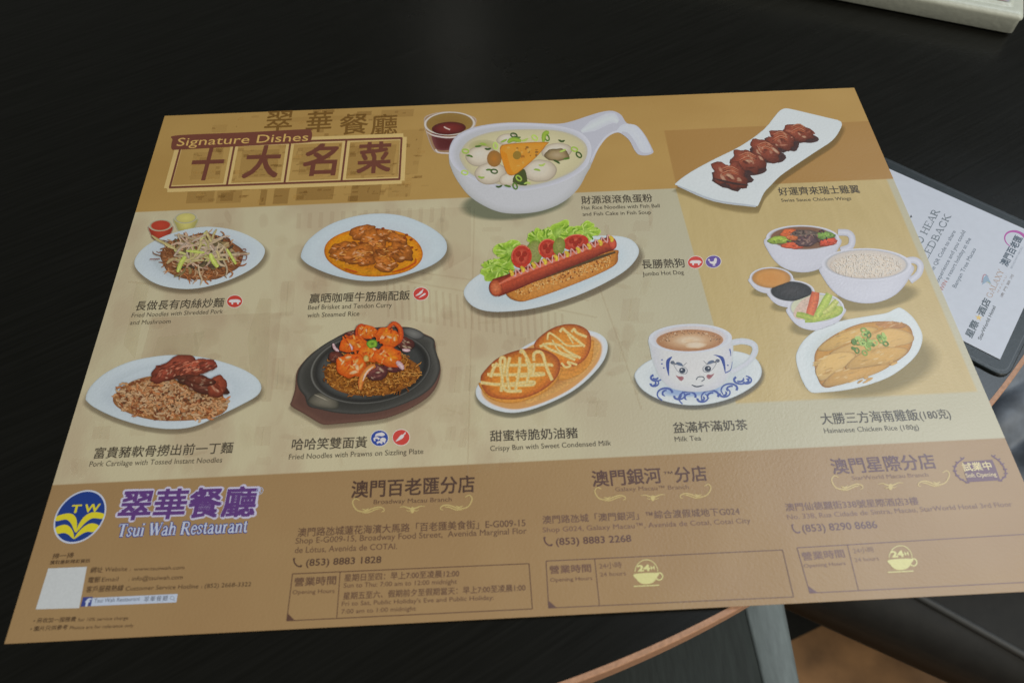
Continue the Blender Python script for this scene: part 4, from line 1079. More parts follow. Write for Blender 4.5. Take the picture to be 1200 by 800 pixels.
# 9 milk tea
def dish_tea():
    k = Crop(720, 360, 4.705)
    out = spline(k([(112, 385), (125, 345), (180, 300), (260, 270), (450, 240), (650, 240), (760, 270), (805, 320), (810, 370), (780, 420), (700, 475), (600, 515), (480, 538), (360, 535), (240, 505), (150, 450)]), True, 5)
    cast(out, 1, 4.5, C(84, 84, 84), a=.9, grow=1.06)
    p = Print(base=0.00011)
    p.ring(out, [(1, C(169, 177, 184)), (.975, C(203, 208, 211)), (.9, C(199, 203, 206)), (.7, C(185, 191, 195)), (0, C(169, 177, 183))])
    p.ring(oval(*k([(430, 455)])[0], k.r(200), k.r(42), -3, 30), [(1, C(185, 192, 197)), (.7, C(140, 158, 190)), (0, C(120, 140, 180))])
    blue, bl = C(50, 68, 136), C(84, 100, 156)
    for cx, cy, r, a0 in ((225, 385, 32, 2), (215, 420, 26, 1), (290, 474, 50, 4), (350, 488, 34, 1), (415, 496, 54, 4.2), (478, 502, 34, 1), (540, 490, 54, 4.3), (600, 474, 34, 1), (645, 452, 50, 4.4), (690, 395, 44, 1.6), (725, 405, 30, .4)):
        a = np.linspace(a0 - 2.0, a0 + 2.2, 9)
        rr = np.linspace(1, .45, 9)
        q = np.stack([cx + np.cos(a) * r * rr * 1.25, cy + np.sin(a) * r * rr * .85], 1)
        p.stroke(k(q), k.r(14), blue, bl, taper=(.5, 1), n=3)
        q2 = np.stack([cx + np.cos(a[:6]) * r * .5, cy + np.sin(a[:6]) * r * .35], 1)
        p.stroke(k(q2), k.r(11), blue, bl, taper=(.3, .8), n=3)
    # handle
    p.stroke(k([(650, 195), (710, 188), (765, 205), (775, 245), (740, 300), (670, 345), (640, 350)]), k.r(34), C(196, 196, 208), C(177, 183, 187), n=6, taper=(1, 1))
    body = spline(k([(188, 175), (195, 230), (210, 300), (245, 380), (300, 440), (380, 462), (470, 466), (560, 450), (620, 400), (645, 330), (655, 250), (648, 180), (600, 150), (420, 130), (240, 150)]), True, 4)
    p.ring(body, [(1, C(179, 183, 186)), (.93, C(186, 185, 192)), (.6, C(194, 193, 194)), (0, C(196, 193, 194))], center=k([(420, 350)])[0], shade=(.5, .1, .06))
    rim = oval(*k([(418, 172)])[0], k.r(230), k.r(80), -1, 50)
    p.ring(rim, [(1, C(206, 206, 218)), (.95, C(198, 200, 208)), (.88, C(184, 184, 194)), (.8, C(190, 180, 180)), (0, C(190, 170, 150))])
    # painted pattern on the cup
    for sgn, pts in ((1, [(318, 272), (288, 290), (285, 330), (300, 380), (302, 340), (305, 300)]), (-1, [(545, 262), (580, 280), (598, 320), (610, 362), (612, 330), (600, 275)])):
        p.fill(spline(k(pts), True, 4), blue)
    p.stroke(k([(610, 362), (640, 345), (650, 300)]), k.r(7), blue, bl, taper=(1, .4))
    p.stroke(k([(635, 230), (640, 250), (642, 270)]), k.r(8), blue, bl, taper=(1, .4))
    for x, y in ((262, 290), (262, 312), (272, 335), (625, 320)):
        p.fill(oval(*k([(x, y)])[0], k.r(5), k.r(4), 0, 8), blue)
    dk = C(48, 56, 72)
    for s_, ex, ey in ((1, 362, 335), (-1, 527, 325)):
        p.ring(spline(k([(ex - 36 * s_, ey - 20), (ex, ey - 16), (ex + 38 * s_, ey + 4), (ex + 36 * s_, ey + 30), (ex + 8 * s_, ey + 34), (ex - 18 * s_, ey + 14)]), True, 4), [(1, dk), (.82, C(190, 189, 192)), (0, C(196, 193, 194))])
        p.fill(oval(*k([(ex + 12 * s_, ey + 14)])[0], k.r(18), k.r(16), 0, 16), dk)
        p.fill(oval(*k([(ex + 8 * s_, ey + 10)])[0], k.r(5), k.r(4), 0, 8), C(200, 200, 205))
        p.stroke(k([(ex - 48 * s_, ey - 30), (ex - 20 * s_, ey - 22), (ex + 14 * s_, ey - 12), (ex + 36 * s_, ey - 30)]), k.r(6), dk, taper=(1, .3))
        p.fill(oval(*k([(ex - 42 * s_, ey - 30)])[0], k.r(12), k.r(10), 0, 12), C(84, 90, 106))
        p.fill(oval(*k([(ex - 4 * s_, ey - 22)])[0], k.r(20), k.r(9), 20 * s_, 12), C(84, 96, 120))
        p.ring(spline(k([(ex - 24 * s_, ey + 40), (ex - 6 * s_, ey + 47), (ex + 14 * s_, ey + 46), (ex + 20 * s_, ey + 58), (ex + 6 * s_, ey + 72), (ex - 10 * s_, ey + 60)]), True, 4), [(1, C(150, 104, 108)), (0, C(132, 66, 72))])
    p.stroke(k([(450, 400), (462, 385), (488, 384), (495, 398), (480, 408)]), k.r(5), dk)
    p.stroke(k([(425, 428), (455, 438), (492, 430)]), k.r(7), dk, taper=(.5, .5))
    pl = p.build('dish_picture', mat, None, 'white cup of milk tea painted with a smiling blue-browed face, on a blue-patterned saucer')
    f = Print(base=0.00015)
    f.ring(oval(*k([(415, 183)])[0], k.r(185), k.r(60), -1, 46), [(1, C(170, 126, 96)), (.94, C(156, 110, 76)), (.8, C(164, 120, 84)), (.5, C(182, 146, 112)), (.2, C(206, 184, 158)), (0, C(200, 170, 136))], shade=(.3, -.2, .08))
    f.ring(oval(*k([(445, 208)])[0], k.r(62), k.r(20), -2, 24, .1, 3), [(1, C(184, 150, 116)), (.6, C(206, 186, 162)), (0, C(210, 192, 172))])
    R_ = random.Random(4)
    for i in range(90):
        a = R_.uniform(3.0, 6.5); r = R_.uniform(.62, .95)
        q = k([(415 + math.cos(a) * 180 * r, 183 + math.sin(a) * 56 * r)])[0]
        f.fill(oval(q[0], q[1], k.r(R_.uniform(1.5, 4)), k.r(R_.uniform(1.2, 3)), 0, 7), C(96, 62, 44) if i % 3 else C(214, 190, 160))
    f.build('printed_food', pl, INK)
dish_tea()

# 10 chicken rice set
def dish_rice():
    k = Crop(860, 240, 3.077)
    p0 = Print(base=0.00009)
    for cx, cy, rx, ry in ((240, 225, 110, 30), (500, 330, 150, 40), (140, 300, 75, 22), (215, 350, 80, 26), (300, 425, 95, 36), (480, 572, 230, 105)):
        shadow(p0, oval(*k([(cx, cy)])[0], k.r(rx), k.r(ry), -8), 1, 2, C(112, 104, 70), .55, 1.2)
    p0.build('printed_shadow', mat, HALO)
    wh = C(190, 189, 200)
    def bowl(x, y, rx, ry, h, fx, label, handle=None):
        p = Print(base=0.00011)
        if handle:
            p.stroke(k(handle), k.r(24), C(194, 193, 204), C(168, 167, 178), n=6)
        body = spline(k([(x - rx, y), (x - rx * .93, y + h * .42), (x - rx * .62, y + h * .82), (x - rx * .2, y + h), (x + rx * .25, y + h * .99), (x + rx * .66, y + h * .78), (x + rx * .94, y + h * .38), (x + rx, y), (x, y - ry * .2)]), True, 5)
        p.ring(body, [(1, C(166, 165, 176)), (.94, C(184, 183, 194)), (.6, C(188, 187, 198)), (0, C(186, 185, 196))], shade=(-.3, -.3, .06))
        o = oval(*k([(x, y)])[0], k.r(rx), k.r(ry), 1, 44)
        p.ring(o, [(1, C(206, 205, 216)), (.95, C(196, 195, 206)), (.9, C(160, 159, 164)), (.86, fx[0]), (.6, fx[1]), (0, fx[2])])
        return p, p.build('dish_picture', mat, None, label)
    _, a_ = bowl(248, 120, 132, 46, 122, (C(120, 84, 60), C(104, 72, 50), C(84, 62, 52)), 'white cup of vegetable soup', [(375, 100), (410, 102), (426, 120), (420, 150), (385, 165)])
    f = Print(base=0.00015)
    R_ = random.Random(3)
    for (x, y, rx, ry, c) in ((200, 104, 36, 16, C(196, 92, 40)), (165, 128, 44, 15, C(140, 160, 60)), (255, 110, 50, 20, C(96, 80, 70)), (330, 112, 36, 14, C(110, 140, 60)), (215, 148, 42, 13, C(200, 84, 44)), (340, 136, 34, 14, C(196, 74, 44)), (262, 132, 40, 20, C(92, 66, 66)), (210, 120, 22, 10, C(188, 100, 50))):
        chunk(f, *k([(x, y)])[0], k.r(rx), k.r(ry), R_.uniform(-10, 10), c, int(x), .12, .3)
    for i in range(50):
        x, y = R_.gauss(262, 30), R_.gauss(122, 12)
        f.fill(oval(*k([(x, y)])[0], k.r(R_.uniform(2, 7)), k.r(3), R_.uniform(0, 90), 7), [C(80, 56, 60), C(130, 100, 90), C(60, 42, 40)][i % 3])
    f.build('printed_food', a_, FOOD)
    _, b_ = bowl(478, 215, 162, 58, 138, (C(186, 176, 170), C(196, 184, 172), C(204, 194, 184)), 'white cup of steamed rice', [(610, 205), (650, 200), (672, 218), (665, 250), (635, 275)])
    f = Print(base=0.00015)
    f.ring(oval(*k([(476, 222)])[0], k.r(132), k.r(42), 1, 36, .04, 4), [(1, C(186, 172, 160)), (.8, C(200, 186, 172)), (0, C(206, 194, 180))])
    for i in range(520):
        a = R_.uniform(0, 6.28); r = math.sqrt(R_.random())
        q = k([(476 + math.cos(a) * 128 * r, 220 + math.sin(a) * 42 * r)])[0]
        f.fill(oval(q[0], q[1], k.r(4.2), k.r(1.9), R_.uniform(0, 180), 6), [C(208, 200, 192), C(204, 195, 186), C(197, 186, 175), C(210, 203, 195)][R_.randrange(4)])
    f.build('printed_food', b_, INK)
    bowl(135, 265, 79, 40, 55, (C(160, 112, 56), C(186, 130, 64), C(184, 124, 56)), 'small dish of orange sauce')
    bowl(207, 312, 84, 40, 58, (C(36, 34, 34), C(44, 42, 42), C(58, 54, 54)), 'small dish of dark soy sauce')
    _, c_ = bowl(296, 372, 102, 55, 80, (C(186, 186, 160), C(184, 180, 160), C(190, 184, 160)), 'small dish of pickled carrot and cucumber')
    f = Print(base=0.00015)
    f.fill(spline(k([(215, 390), (240, 350), (280, 330), (285, 370), (260, 410), (225, 410)]), True, 4), C(190, 164, 150))
    for pts, w, c, e in (([(255, 412), (300, 405), (370, 385), (378, 365)], 34, C(170, 176, 80), C(130, 150, 50)), ([(272, 400), (285, 360), (295, 315)], 34, C(200, 104, 60), C(170, 76, 40)), ([(300, 400), (325, 360), (345, 322)], 30, C(176, 188, 90), C(134, 156, 56)), ([(322, 392), (350, 370), (372, 345)], 22, C(190, 190, 110), C(150, 160, 70)), ([(225, 395), (250, 400), (285, 410)], 22, C(160, 170, 70), C(120, 140, 46))):
        f.stroke(k(pts), k.r(w), c, e, n=5, taper=(.8, .8))
    f.build('printed_food', c_, FOOD)
    # chicken plate
    p = Print(base=0.00011)
    out = spline(k([(224, 560), (232, 520), (260, 480), (310, 445), (390, 418), (480, 402), (550, 390), (580, 376), (602, 372), (640, 400), (668, 440), (680, 480), (665, 530), (625, 575), (560, 620), (480, 650), (400, 668), (320, 676), (275, 674), (245, 630)]), True, 5)
    p.ring(out, [(1, C(177, 182, 185)), (.975, C(199, 204, 207)), (.9, C(207, 212, 215)), (.82, C(189, 195, 198)), (0, C(160, 150, 120))], shade=(.3, -.4, .05))
    d_ = p.build('dish_picture', mat, None, 'leaf-shaped white plate of sliced yellow chicken')
    f = Print(base=0.00015)
    ck = C(178, 136, 66)
    base = spline(k([(290, 570), (300, 520), (360, 470), (450, 430), (540, 420), (620, 430), (645, 470), (630, 530), (560, 580), (460, 620), (360, 655), (320, 655), (300, 620)]), True, 5)
    f.ring(base, [(1, C(140, 92, 30)), (.93, C(178, 128, 48)), (0, C(180, 130, 56))])
    pieces = [([(510, 430), (560, 420), (618, 435), (600, 446), (540, 440)], C(160, 108, 50)), ([(300, 520), (370, 470), (470, 440), (520, 450), (450, 480), (350, 525)], C(184, 146, 78)), ([(345, 535), (470, 480), (560, 445), (640, 465), (635, 500), (520, 520), (400, 560)], C(188, 150, 86)),
              ([(295, 590), (330, 545), (400, 530), (440, 545), (380, 600), (320, 635), (300, 620)], C(192, 156, 92)), ([(400, 590), (450, 540), (540, 515), (625, 520), (590, 560), (480, 585)], C(182, 142, 74)), ([(320, 645), (370, 600), (450, 590), (560, 575), (520, 605), (400, 645), (340, 656)], C(176, 134, 66))]
    for i, (pts, c) in enumerate(pieces):
        o = spline(k(pts), True, 5)
        f.ring(o, [(1, C(140, 94, 38)), (.96, mulc(c, .82)), (.86, c), (.4, mulc(c, 1.10)), (0, mulc(c, 1.2))], shade=(-.1, -.8, .20))
        cen = o.mean(0)
        for j in range(26):
            s_ = cen + (R_.uniform(-.62, .62) * (o[:, 0].max() - cen[0]), R_.uniform(-.62, .62) * (o[:, 1].max() - cen[1]))
            c2 = mulc(c, R_.uniform(.72, 1.35)) if j % 4 else mixc(mulc(c, 1.3), C(230, 214, 170), .5)
            dab(f, s_[0], s_[1], R_.uniform(2, 7), R_.uniform(.6, 1.6), R_.uniform(-32, -8), c2, mulc(c, 1.05))
    for i in range(34):
        x, y = (R_.gauss(470, 26), R_.gauss(495, 22)) if i < 26 else (R_.gauss(542, 10), R_.gauss(480, 12))
        c = [C(120, 150, 64), C(84, 116, 44), C(156, 178, 96)][i % 3]
        q = k([(x, y)])[0]
        if i % 2: f.stroke(oval(q[0], q[1], k.r(10), k.r(7), R_.uniform(0, 90), 8), k.r(5), c, closed=True, n=2)
        else: f.fill(oval(q[0], q[1], k.r(11), k.r(6), R_.uniform(0, 180), 8), c)
    f.build('printed_food', d_, INK)
dish_rice()

# ---- restaurant block at the foot
def brand():
    k = Crop(0, 550, 3.529)
    p = Print(base=0.00009)
    c = on_mat(k([(331, 195)]))[0]
    rx = np.linalg.norm(on_mat(k([(431, 190)]))[0] - on_mat(k([(231, 200)]))[0]) / 2
    top = on_mat(k([(347, 90)]))[0][1]; bot = on_mat(k([(310, 300)]))[0][1]
    ry = (top - bot) / 2; c[1] = (top + bot) / 2
    def E(s_, n=48):
        a = np.linspace(0, 2 * math.pi, n, endpoint=False)
        return np.stack([c[0] + np.cos(a) * rx * s_, c[1] + np.sin(a) * ry * s_], 1)
    GAIN[0] = 1.8
    def U(pts): return np.array([(c[0] + a * rx, c[1] + b * ry) for a, b in pts])
    p.fill(E(1.05), C(172, 176, 190), xy=True)
    p.fill(E(.985), C(24, 48, 112), xy=True)
    ye = C(186, 174, 36)
    for s_ in (-1, 1):
        # upper leaf pair then lower leaf pair
        up = [(0, -.62), (.04 * s_, -.3), (.2 * s_, .0), (.5 * s_, .14), (.95 * s_, .06), (.985 * s_, -.1), (.9 * s_, -.14), (.55 * s_, -.10), (.3 * s_, -.26), (.12 * s_, -.5)]
        lo = [(0, -.86), (.1 * s_, -.62), (.3 * s_, -.4), (.55 * s_, -.30), (.86 * s_, -.38), (.84 * s_, -.52), (.72 * s_, -.64), (.5 * s_, -.62), (.3 * s_, -.68), (.1 * s_, -.82)]
        p.fill(spline(U(up), True, 5), ye, xy=True)
        p.fill(spline(U(lo), True, 5), ye, xy=True)
    write(p, 'T', k([(292, 179)])[0], k([(330, 177)])[0], k.r(33), ye, bold=0.035)
    write(p, 'W', k([(347, 176)])[0], k([(408, 173)])[0], k.r(33), ye, bold=0.03)
    p.build('round_logo', mat, None, 'round blue logo with yellow leaves and the letters TW')
    q = Print(base=0.00009)
    a, b = k([(484, 208)])[0], k([(1048, 190)])[0]
    write(q, '翠華餐廳', a + (-1.2, .8), b + (1.2, .8), k.r(126), C(170, 166, 186), bold=0.062)
    write(q, '翠華餐廳', a, b, k.r(120), C(80, 48, 104), bold=0.034)
    q.build('restaurant_name', mat, None, 'large purple Chinese restaurant name with a white outline')
    q = Print(base=0.00009)
    a, b = k([(482, 278)])[0], k([(1022, 258)])[0]
    write_serif(q, 'Tsui Wah Restaurant', a, b, k.r(52), C(44, 52, 118), extra=.10)
    write_serif(q, 'Tsui Wah Restaurant', a, b, k.r(52), C(176, 182, 200), extra=-.005)
    write(q, '®', k([(1058, 104)])[0], k([(1088, 102)])[0], k.r(30), C(150, 160, 186))
    q.build('restaurant_name', mat, None, 'white serif lettering Tsui Wah Restaurant with a blue outline')
    tx = C(70, 52, 36)
    def line(rows, name='contact_line'):
        r = Print(base=0.00009)
        for t, x0, y0, x1, y1, h in rows:
            write(r, t, k([(x0, y0)])[0], k([(x1, y1)])[0], k.r(h), tx, bold=0.010 if has_cjk(t) else 0.0)
        r.build(name, mat)
    line([('掃一掃', 215, 369, 302, 364, 22)]); line([('獲取最新精彩資訊', 205, 392, 372, 384, 16)])
    line([('網址', 372, 427, 422, 425, 24), ('Website', 432, 421, 525, 418, 18), (':', 536, 418, 540, 418, 12), ('www.tsuiwah.com', 553, 418, 762, 411, 15)])
    line([('電郵', 362, 468, 412, 466, 24), ('Email', 420, 463, 488, 460, 18), (':', 531, 459, 535, 459, 12), ('info@tsuiwah.com', 545, 459, 755, 452, 18)])
    line([('客戶服務熱線', 354, 508, 508, 501, 26), ('Customer Service Hotline', 518, 500, 820, 490, 18), (':', 832, 489, 836, 489, 12), ('(852) 2668-3322', 846, 489, 1038, 481, 18)])
    line([('• 另收加一服務費', 136, 634, 312, 627, 20), ('for 10% service charge', 322, 627, 530, 619, 14)], 'small_print')
    line([('• 圖片只供參考', 124, 668, 278, 660, 20), ('Photos are for reference only', 288, 660, 552, 650, 14)], 'small_print')
    r = Print(base=0.00009)
    r.fill(k([(200, 408), (360, 401), (328, 572), (148, 577)]), C(168, 170, 172))
    r.build('blank_label', mat, None, 'small pale square patch')
    r = Print(base=0.00009)
    r.fill(k([(378, 530), (735, 513), (730, 548), (372, 564)]), C(160, 168, 184))
    r.fill(k([(344, 527), (384, 525), (376, 563), (334, 566)]), C(46, 56, 116))
    write(r, 'f', k([(350, 564)])[0], k([(370, 563)])[0], k.r(32), C(180, 186, 200), bold=.04)
    write(r, 'Tsui Wah Restaurant', k([(388, 550)])[0], k([(578, 541)])[0], k.r(17), C(60, 62, 78))
    write(r, '翠華餐廳', k([(594, 546)])[0], k([(692, 541)])[0], k.r(22), C(60, 62, 78), spacing=1.25)
    r.stroke(oval(*k([(712, 530)])[0], k.r(8), k.r(7), 0, 10), k.r(2.5), C(120, 124, 134), closed=True, n=2)
    r.stroke(k([(717, 536), (724, 542)]), k.r(3), C(120, 124, 134), smooth=False)
    r.build('social_bar', mat, None, 'white search bar with a blue f square')
    GAIN[0] = 1.48
brand()

def branches():
    dk, md = C(74, 52, 42), C(96, 70, 54)
    pale = C(182, 162, 106)
    def orn(k, cx, cy, half, tilt):
        """scroll ornament left, centre, right"""
        r = Print(base=0.00009)
        def Q(pts, s_=1): return k([(cx + x * s_, cy + y - x * s_ * tilt) for x, y in pts])
        for s_ in (-1, 1):
            sc = half / 270
            r.stroke(Q([(x * sc, y) for x, y in [(-232, -40), (-250, -48), (-262, -34), (-256, -12), (-238, 6), (-205, 10), (-175, -2), (-150, -8), (-128, -2), (-124, 10), (-136, 14)]], s_), k.r(6.4), pale, mixc(pale, C(160, 126, 84), .4), taper=(.6, .5), n=4)
            r.stroke(Q([(x * sc, y) for x, y in [(-222, 16), (-190, 14), (-160, 2), (-140, 0)]], s_), k.r(4.8), pale, taper=(.3, .3))
            r.stroke(Q([(x * sc, y) for x, y in [(-222, -2), (-205, 4), (-190, -4)]], s_), k.r(5.6), pale, taper=(.3, .3))
            r.stroke(Q([(x * sc, y) for x, y in [(-4, 4), (-20, 0), (-36, -6), (-56, -4)]], s_), k.r(7.2), pale, taper=(1, .3))
            r.stroke(Q([(x * sc, y) for x, y in [(-2, 10), (-18, 14), (-28, 8)]], s_), k.r(4.8), pale, taper=(1, .3))
        r.fill(oval(*Q([(0, 10)])[0], k.r(9), k.r(14), 0, 12), pale)
        r.build('scroll_ornament', mat)
    def phone(r, x, y, s_, c):
        P = [(x - .45 * s_, y - .5 * s_), (x - .3 * s_, y + .05 * s_), (x + .05 * s_, y + .4 * s_), (x + .5 * s_, y + .45 * s_)]
        r.stroke(P, s_ * .16, c)
        r.stroke([P[0], (x - .3 * s_, y - .38 * s_)], s_ * .26, c, smooth=False)
        r.stroke([P[3], (x + .36 * s_, y + .32 * s_)], s_ * .26, c, smooth=False)
    def line(k, name, rows, c):
        r = Print(base=0.00009)
        for t, x0, y0, x1, y1, h, b in rows:
            write(r, t, k([(x0, y0)])[0], k([(x1, y1)])[0], k.r(h), c, bold=b)
        r.build(name, mat)
    def frame(pts, div, c):
        r = Print(base=0.00009)
        pts = np.array(pts, float)
        for i in range(4):
            r.stroke([pts[i], pts[(i + 1) % 4]], .9, c, smooth=False)
        r.stroke(div, .8, c, smooth=False)
        bl, up, rt = pts[0], pts[3], pts[1]
        r.fill([bl, bl + (rt - bl) * (9.5 / np.linalg.norm(rt - bl)), bl + (up - bl) * (9.0 / np.linalg.norm(up - bl))], c)
        r.build('hours_box', mat)
    def cup24(x, y):
        r = Print(base=0.00009)
        g = C(196, 190, 130)
        a = np.linspace(math.pi * 1.02, math.pi * 1.98, 12)
        r.stroke(np.stack([x + np.cos(a) * 13.5, y + .5 + np.sin(a) * 15], 1), .9, g, n=2)
        write(r, '24', (x - 9.5, y - 1.0), (x + 4, y - 1.8), 7.2, g, bold=.05)
        write(r, 'H', (x + 5.5, y - 3.2), (x + 9.5, y - 3.4), 4, g, bold=.05)
        r.fill(spline([(x - 14, y + 2.2), (x + 13, y + .8), (x + 12.5, y + 6), (x + 8, y + 12), (x, y + 14), (x - 7, y + 12.8), (x - 12, y + 8)], True, 4), g)
        r.stroke(oval(x + 15, y + 5, 4, 4.2, 0, 10), 1.5, g, closed=True, n=2)
        r.stroke([(x - 15, y + 16.6), (x + 15, y + 15.2)], 1.2, g, smooth=False)
        r.build('clock_cup_icon', mat, None, 'pale green cup icon marked 24H')
    # first branch
    k = Crop(320, 540, 3.75)
    line(k, 'branch_name', [('澳門百老匯分店', 343, 162, 886, 136, 74, .02)], dk)
    line(k, 'branch_caption', [('Broadway Macau Branch', 442, 189, 785, 177, 20, 0)], md)
    orn(k, 612, 205, 270, .03)
    line(k, 'branch_address', [('澳門路氹城蓮花海濱大馬路「百老匯美食街」E-G009-15', 107, 332, 1110, 288, 38, .010)], md)
    line(k, 'branch_address', [('Shop E-G009-15, Broadway Food Street,  Avenida Marginal Flor', 98, 363, 1115, 318, 27, 0)], md)
    line(k, 'branch_address', [('de Lótus, Avenida de COTAI.', 95, 404, 545, 386, 27, 0)], md)
    r = Print(base=0.00009); phone(r, *k([(107, 446)])[0], 10, dk)
    write(r, '(853) 8883 1828', k([(145, 460)])[0], k([(475, 446)])[0], k.r(30), dk, bold=.012); r.build('phone_number', mat)
    frame([(336, 727), (624, 713), (620, 660), (343, 672)], [(398.7, 670), (394.7, 724)], C(84, 58, 46))
    line(k, 'hours_text', [('營業時間', 92, 550, 276, 541, 38, .016), ('Opening Hours', 85, 584, 270, 578, 18, 0)], md)
    line(k, 'hours_text', [('星期日至四：早上7:00至凌晨12:00', 313, 528, 818, 508, 32, .010)], md)
    line(k, 'hours_text', [('Sun to Thu: 7:00 am to 12:00 midnight', 310, 556, 808, 538, 21, 0)], md)
    line(k, 'hours_text', [('星期五至六、假期前夕至假期當天：早上7:00至凌晨1:00', 308, 608, 1110, 570, 32, .010)], md)
    line(k, 'hours_text', [("Fri to Sat, Public Holiday's Eve and Public Holiday:", 302, 636, 970, 608, 20, 0)], md)
    line(k, 'hours_text', [('7:00 am to 1:00 midnight', 300, 670, 628, 656, 20, 0)], md)
    # second branch: same ink painted paler, glare put into its colour
    k = Crop(620, 520, 4.0)
    line(k, 'branch_name', [('澳門銀河', 300, 200, 624, 182, 74, .02), ('™', 632, 150, 675, 148, 20, 0), ('分店', 690, 180, 838, 172, 72, .02)], C(84, 58, 50))
    line(k, 'branch_caption', [('Galaxy Macau™ Branch', 405, 222, 750, 210, 20, 0)], C(112, 84, 66))
    orn(k, 580, 244, 280, .03)
    line(k, 'branch_address', [('澳門路氹城「澳門銀河」™綜合渡假城地下G024', 65, 374, 990, 332, 38, .010)], C(104, 78, 66))
    line(k, 'branch_address', [('Shop G024, Galaxy Macau™, Avenida de Cotai, Cotai City', 65, 414, 1040, 369, 24, 0)], C(112, 84, 72))
    r = Print(base=0.00009); phone(r, *k([(88, 457)])[0], 10, C(86, 60, 56))
    write(r, '(853) 8883 2268', k([(128, 473)])[0], k([(480, 457)])[0], k.r(33), C(86, 60, 56), bold=.012); r.build('phone_number', mat)
    frame([(643, 712), (930, 699), (917, 644), (640, 657)], [(697, 654.5), (702.5, 709)], C(92, 68, 62))
    line(k, 'hours_text', [('營業時間', 98, 608, 292, 599, 38, .016), ('Opening Hours', 100, 645, 297, 636, 18, 0)], C(104, 76, 64))
    line(k, 'hours_text', [('24小時', 330, 586, 436, 580, 30, .004), ('24 hours', 334, 621, 455, 614, 20, 0)], C(112, 84, 68))
    cup24(757.5, 670)
    # third branch: ink painted palest and purplish, to stand for stronger glare
    k = Crop(900, 480, 3.637)
    line(k, 'branch_name', [('澳門星際分店', 280, 274, 722, 250, 66, .02)], C(92, 64, 68))
    line(k, 'branch_caption', [('StarWorld Macau Branch', 360, 299, 685, 284, 18, 0)], C(118, 88, 76))
    orn(k, 522, 318, 258, .045)
    line(k, 'branch_address', [('澳門仙德麗街338號星際酒店3樓', 78, 432, 645, 404, 34, .010)], C(108, 80, 76))
    line(k, 'branch_address', [('No. 338, Rua Cidade de Sintra, Macau, StarWorld Hotel 3rd Floor', 85, 467, 1043, 411, 22, 0)], C(118, 90, 82))
    r = Print(base=0.00009); phone(r, *k([(118, 507)])[0], 10, C(96, 70, 72))
    write(r, '(853) 8290 8686', k([(150, 520)])[0], k([(468, 503)])[0], k.r(32), C(96, 70, 72), bold=.012); r.build('phone_number', mat)
    frame([(949, 694.5), (1229, 680.5), (1203, 625.5), (934, 641.5)], [(993, 638), (1006, 691.5)], C(98, 72, 76))
    line(k, 'hours_text', [('營業時間', 150, 642, 330, 628, 36, .016), ('Opening Hours', 155, 672, 332, 660, 16, 0)], C(112, 84, 78))
    line(k, 'hours_text', [('24小時', 366, 613, 455, 607, 26, .004), ('24 hours', 372, 648, 475, 640, 18, 0)], C(122, 94, 80))
    cup24(1055.3, 653.5)
    # soft opening badge
    r = Print(base=0.00009)
    pur = C(96, 66, 82)
    r.fill(k([(832, 222), (955, 212), (968, 240), (990, 300), (850, 308), (838, 270)]), pur)
    for s_, pts in ((0, [(828, 210), (800, 235), (796, 262), (815, 290), (850, 310)]), (1, [(960, 200), (990, 222), (1010, 255), (1012, 280), (990, 302)])):
        q = spline(k(pts), False, 3)
        r.stroke(q, k.r(6), pur, smooth=False)
        for i in range(0, len(q), 2):
            for s2 in (-1, 1):
                r.stroke([q[i], q[i] + (s2 * 2.6, -2.2 + i * .2)], k.r(8), pur, taper=(1, .4), smooth=False)
    r.build('opening_badge', mat, None, 'purple laurel badge')
    line(k, 'badge_text', [('試業中', 836, 262, 958, 254, 36, .02)], C(206, 190, 140))
    line(k, 'badge_text', [('Soft Opening', 846, 288, 975, 282, 18, .01)], C(196, 178, 134))
branches()

# ================================================================== FOLDER AND CARD
def slab(name, outline, z0, z1, mat_, parent=None, bev=0.0):
    o = np.array(outline)
    n = len(o)
    c = o.mean(0)
    v, f = [], []
    layers = [(z0, 0), (z1 - bev, 0), (z1, bev)] if bev else [(z0, 0), (z1, 0)]
    d = (c - o); d /= np.linalg.norm(d, axis=1)[:, None]
    for z, ins in layers:
        for q in o + d * ins:
            v.append((q[0], q[1], z))
    for l in range(len(layers) - 1):
        for i in range(n):
            j = (i + 1) % n
            f.append((l * n + i, l * n + j, (l + 1) * n + j, (l + 1) * n + i))
    f.append(tuple(range((len(layers) - 1) * n, len(layers) * n)))
    f.append(tuple(range(n))[::-1])
    return raw(name, v, f, mat_, parent)

def rounded(corner_pts, radii, n=8):
    P = np.array(corner_pts, float)
    out = []
    for i in range(len(P)):
        a, b, c = P[i - 1], P[i], P[(i + 1) % len(P)]
        r = radii[i]
        if r <= 0: out.append(b); continue
        u = (a - b) / np.linalg.norm(a - b); w = (c - b) / np.linalg.norm(c - b)
        for t in np.linspace(0, 1, n):
            p0, p1, p2 = b + u * r, b, b + w * r
            out.append(p0 * (1 - t) ** 2 + 2 * p1 * t * (1 - t) + p2 * t * t)
    return np.array(out)

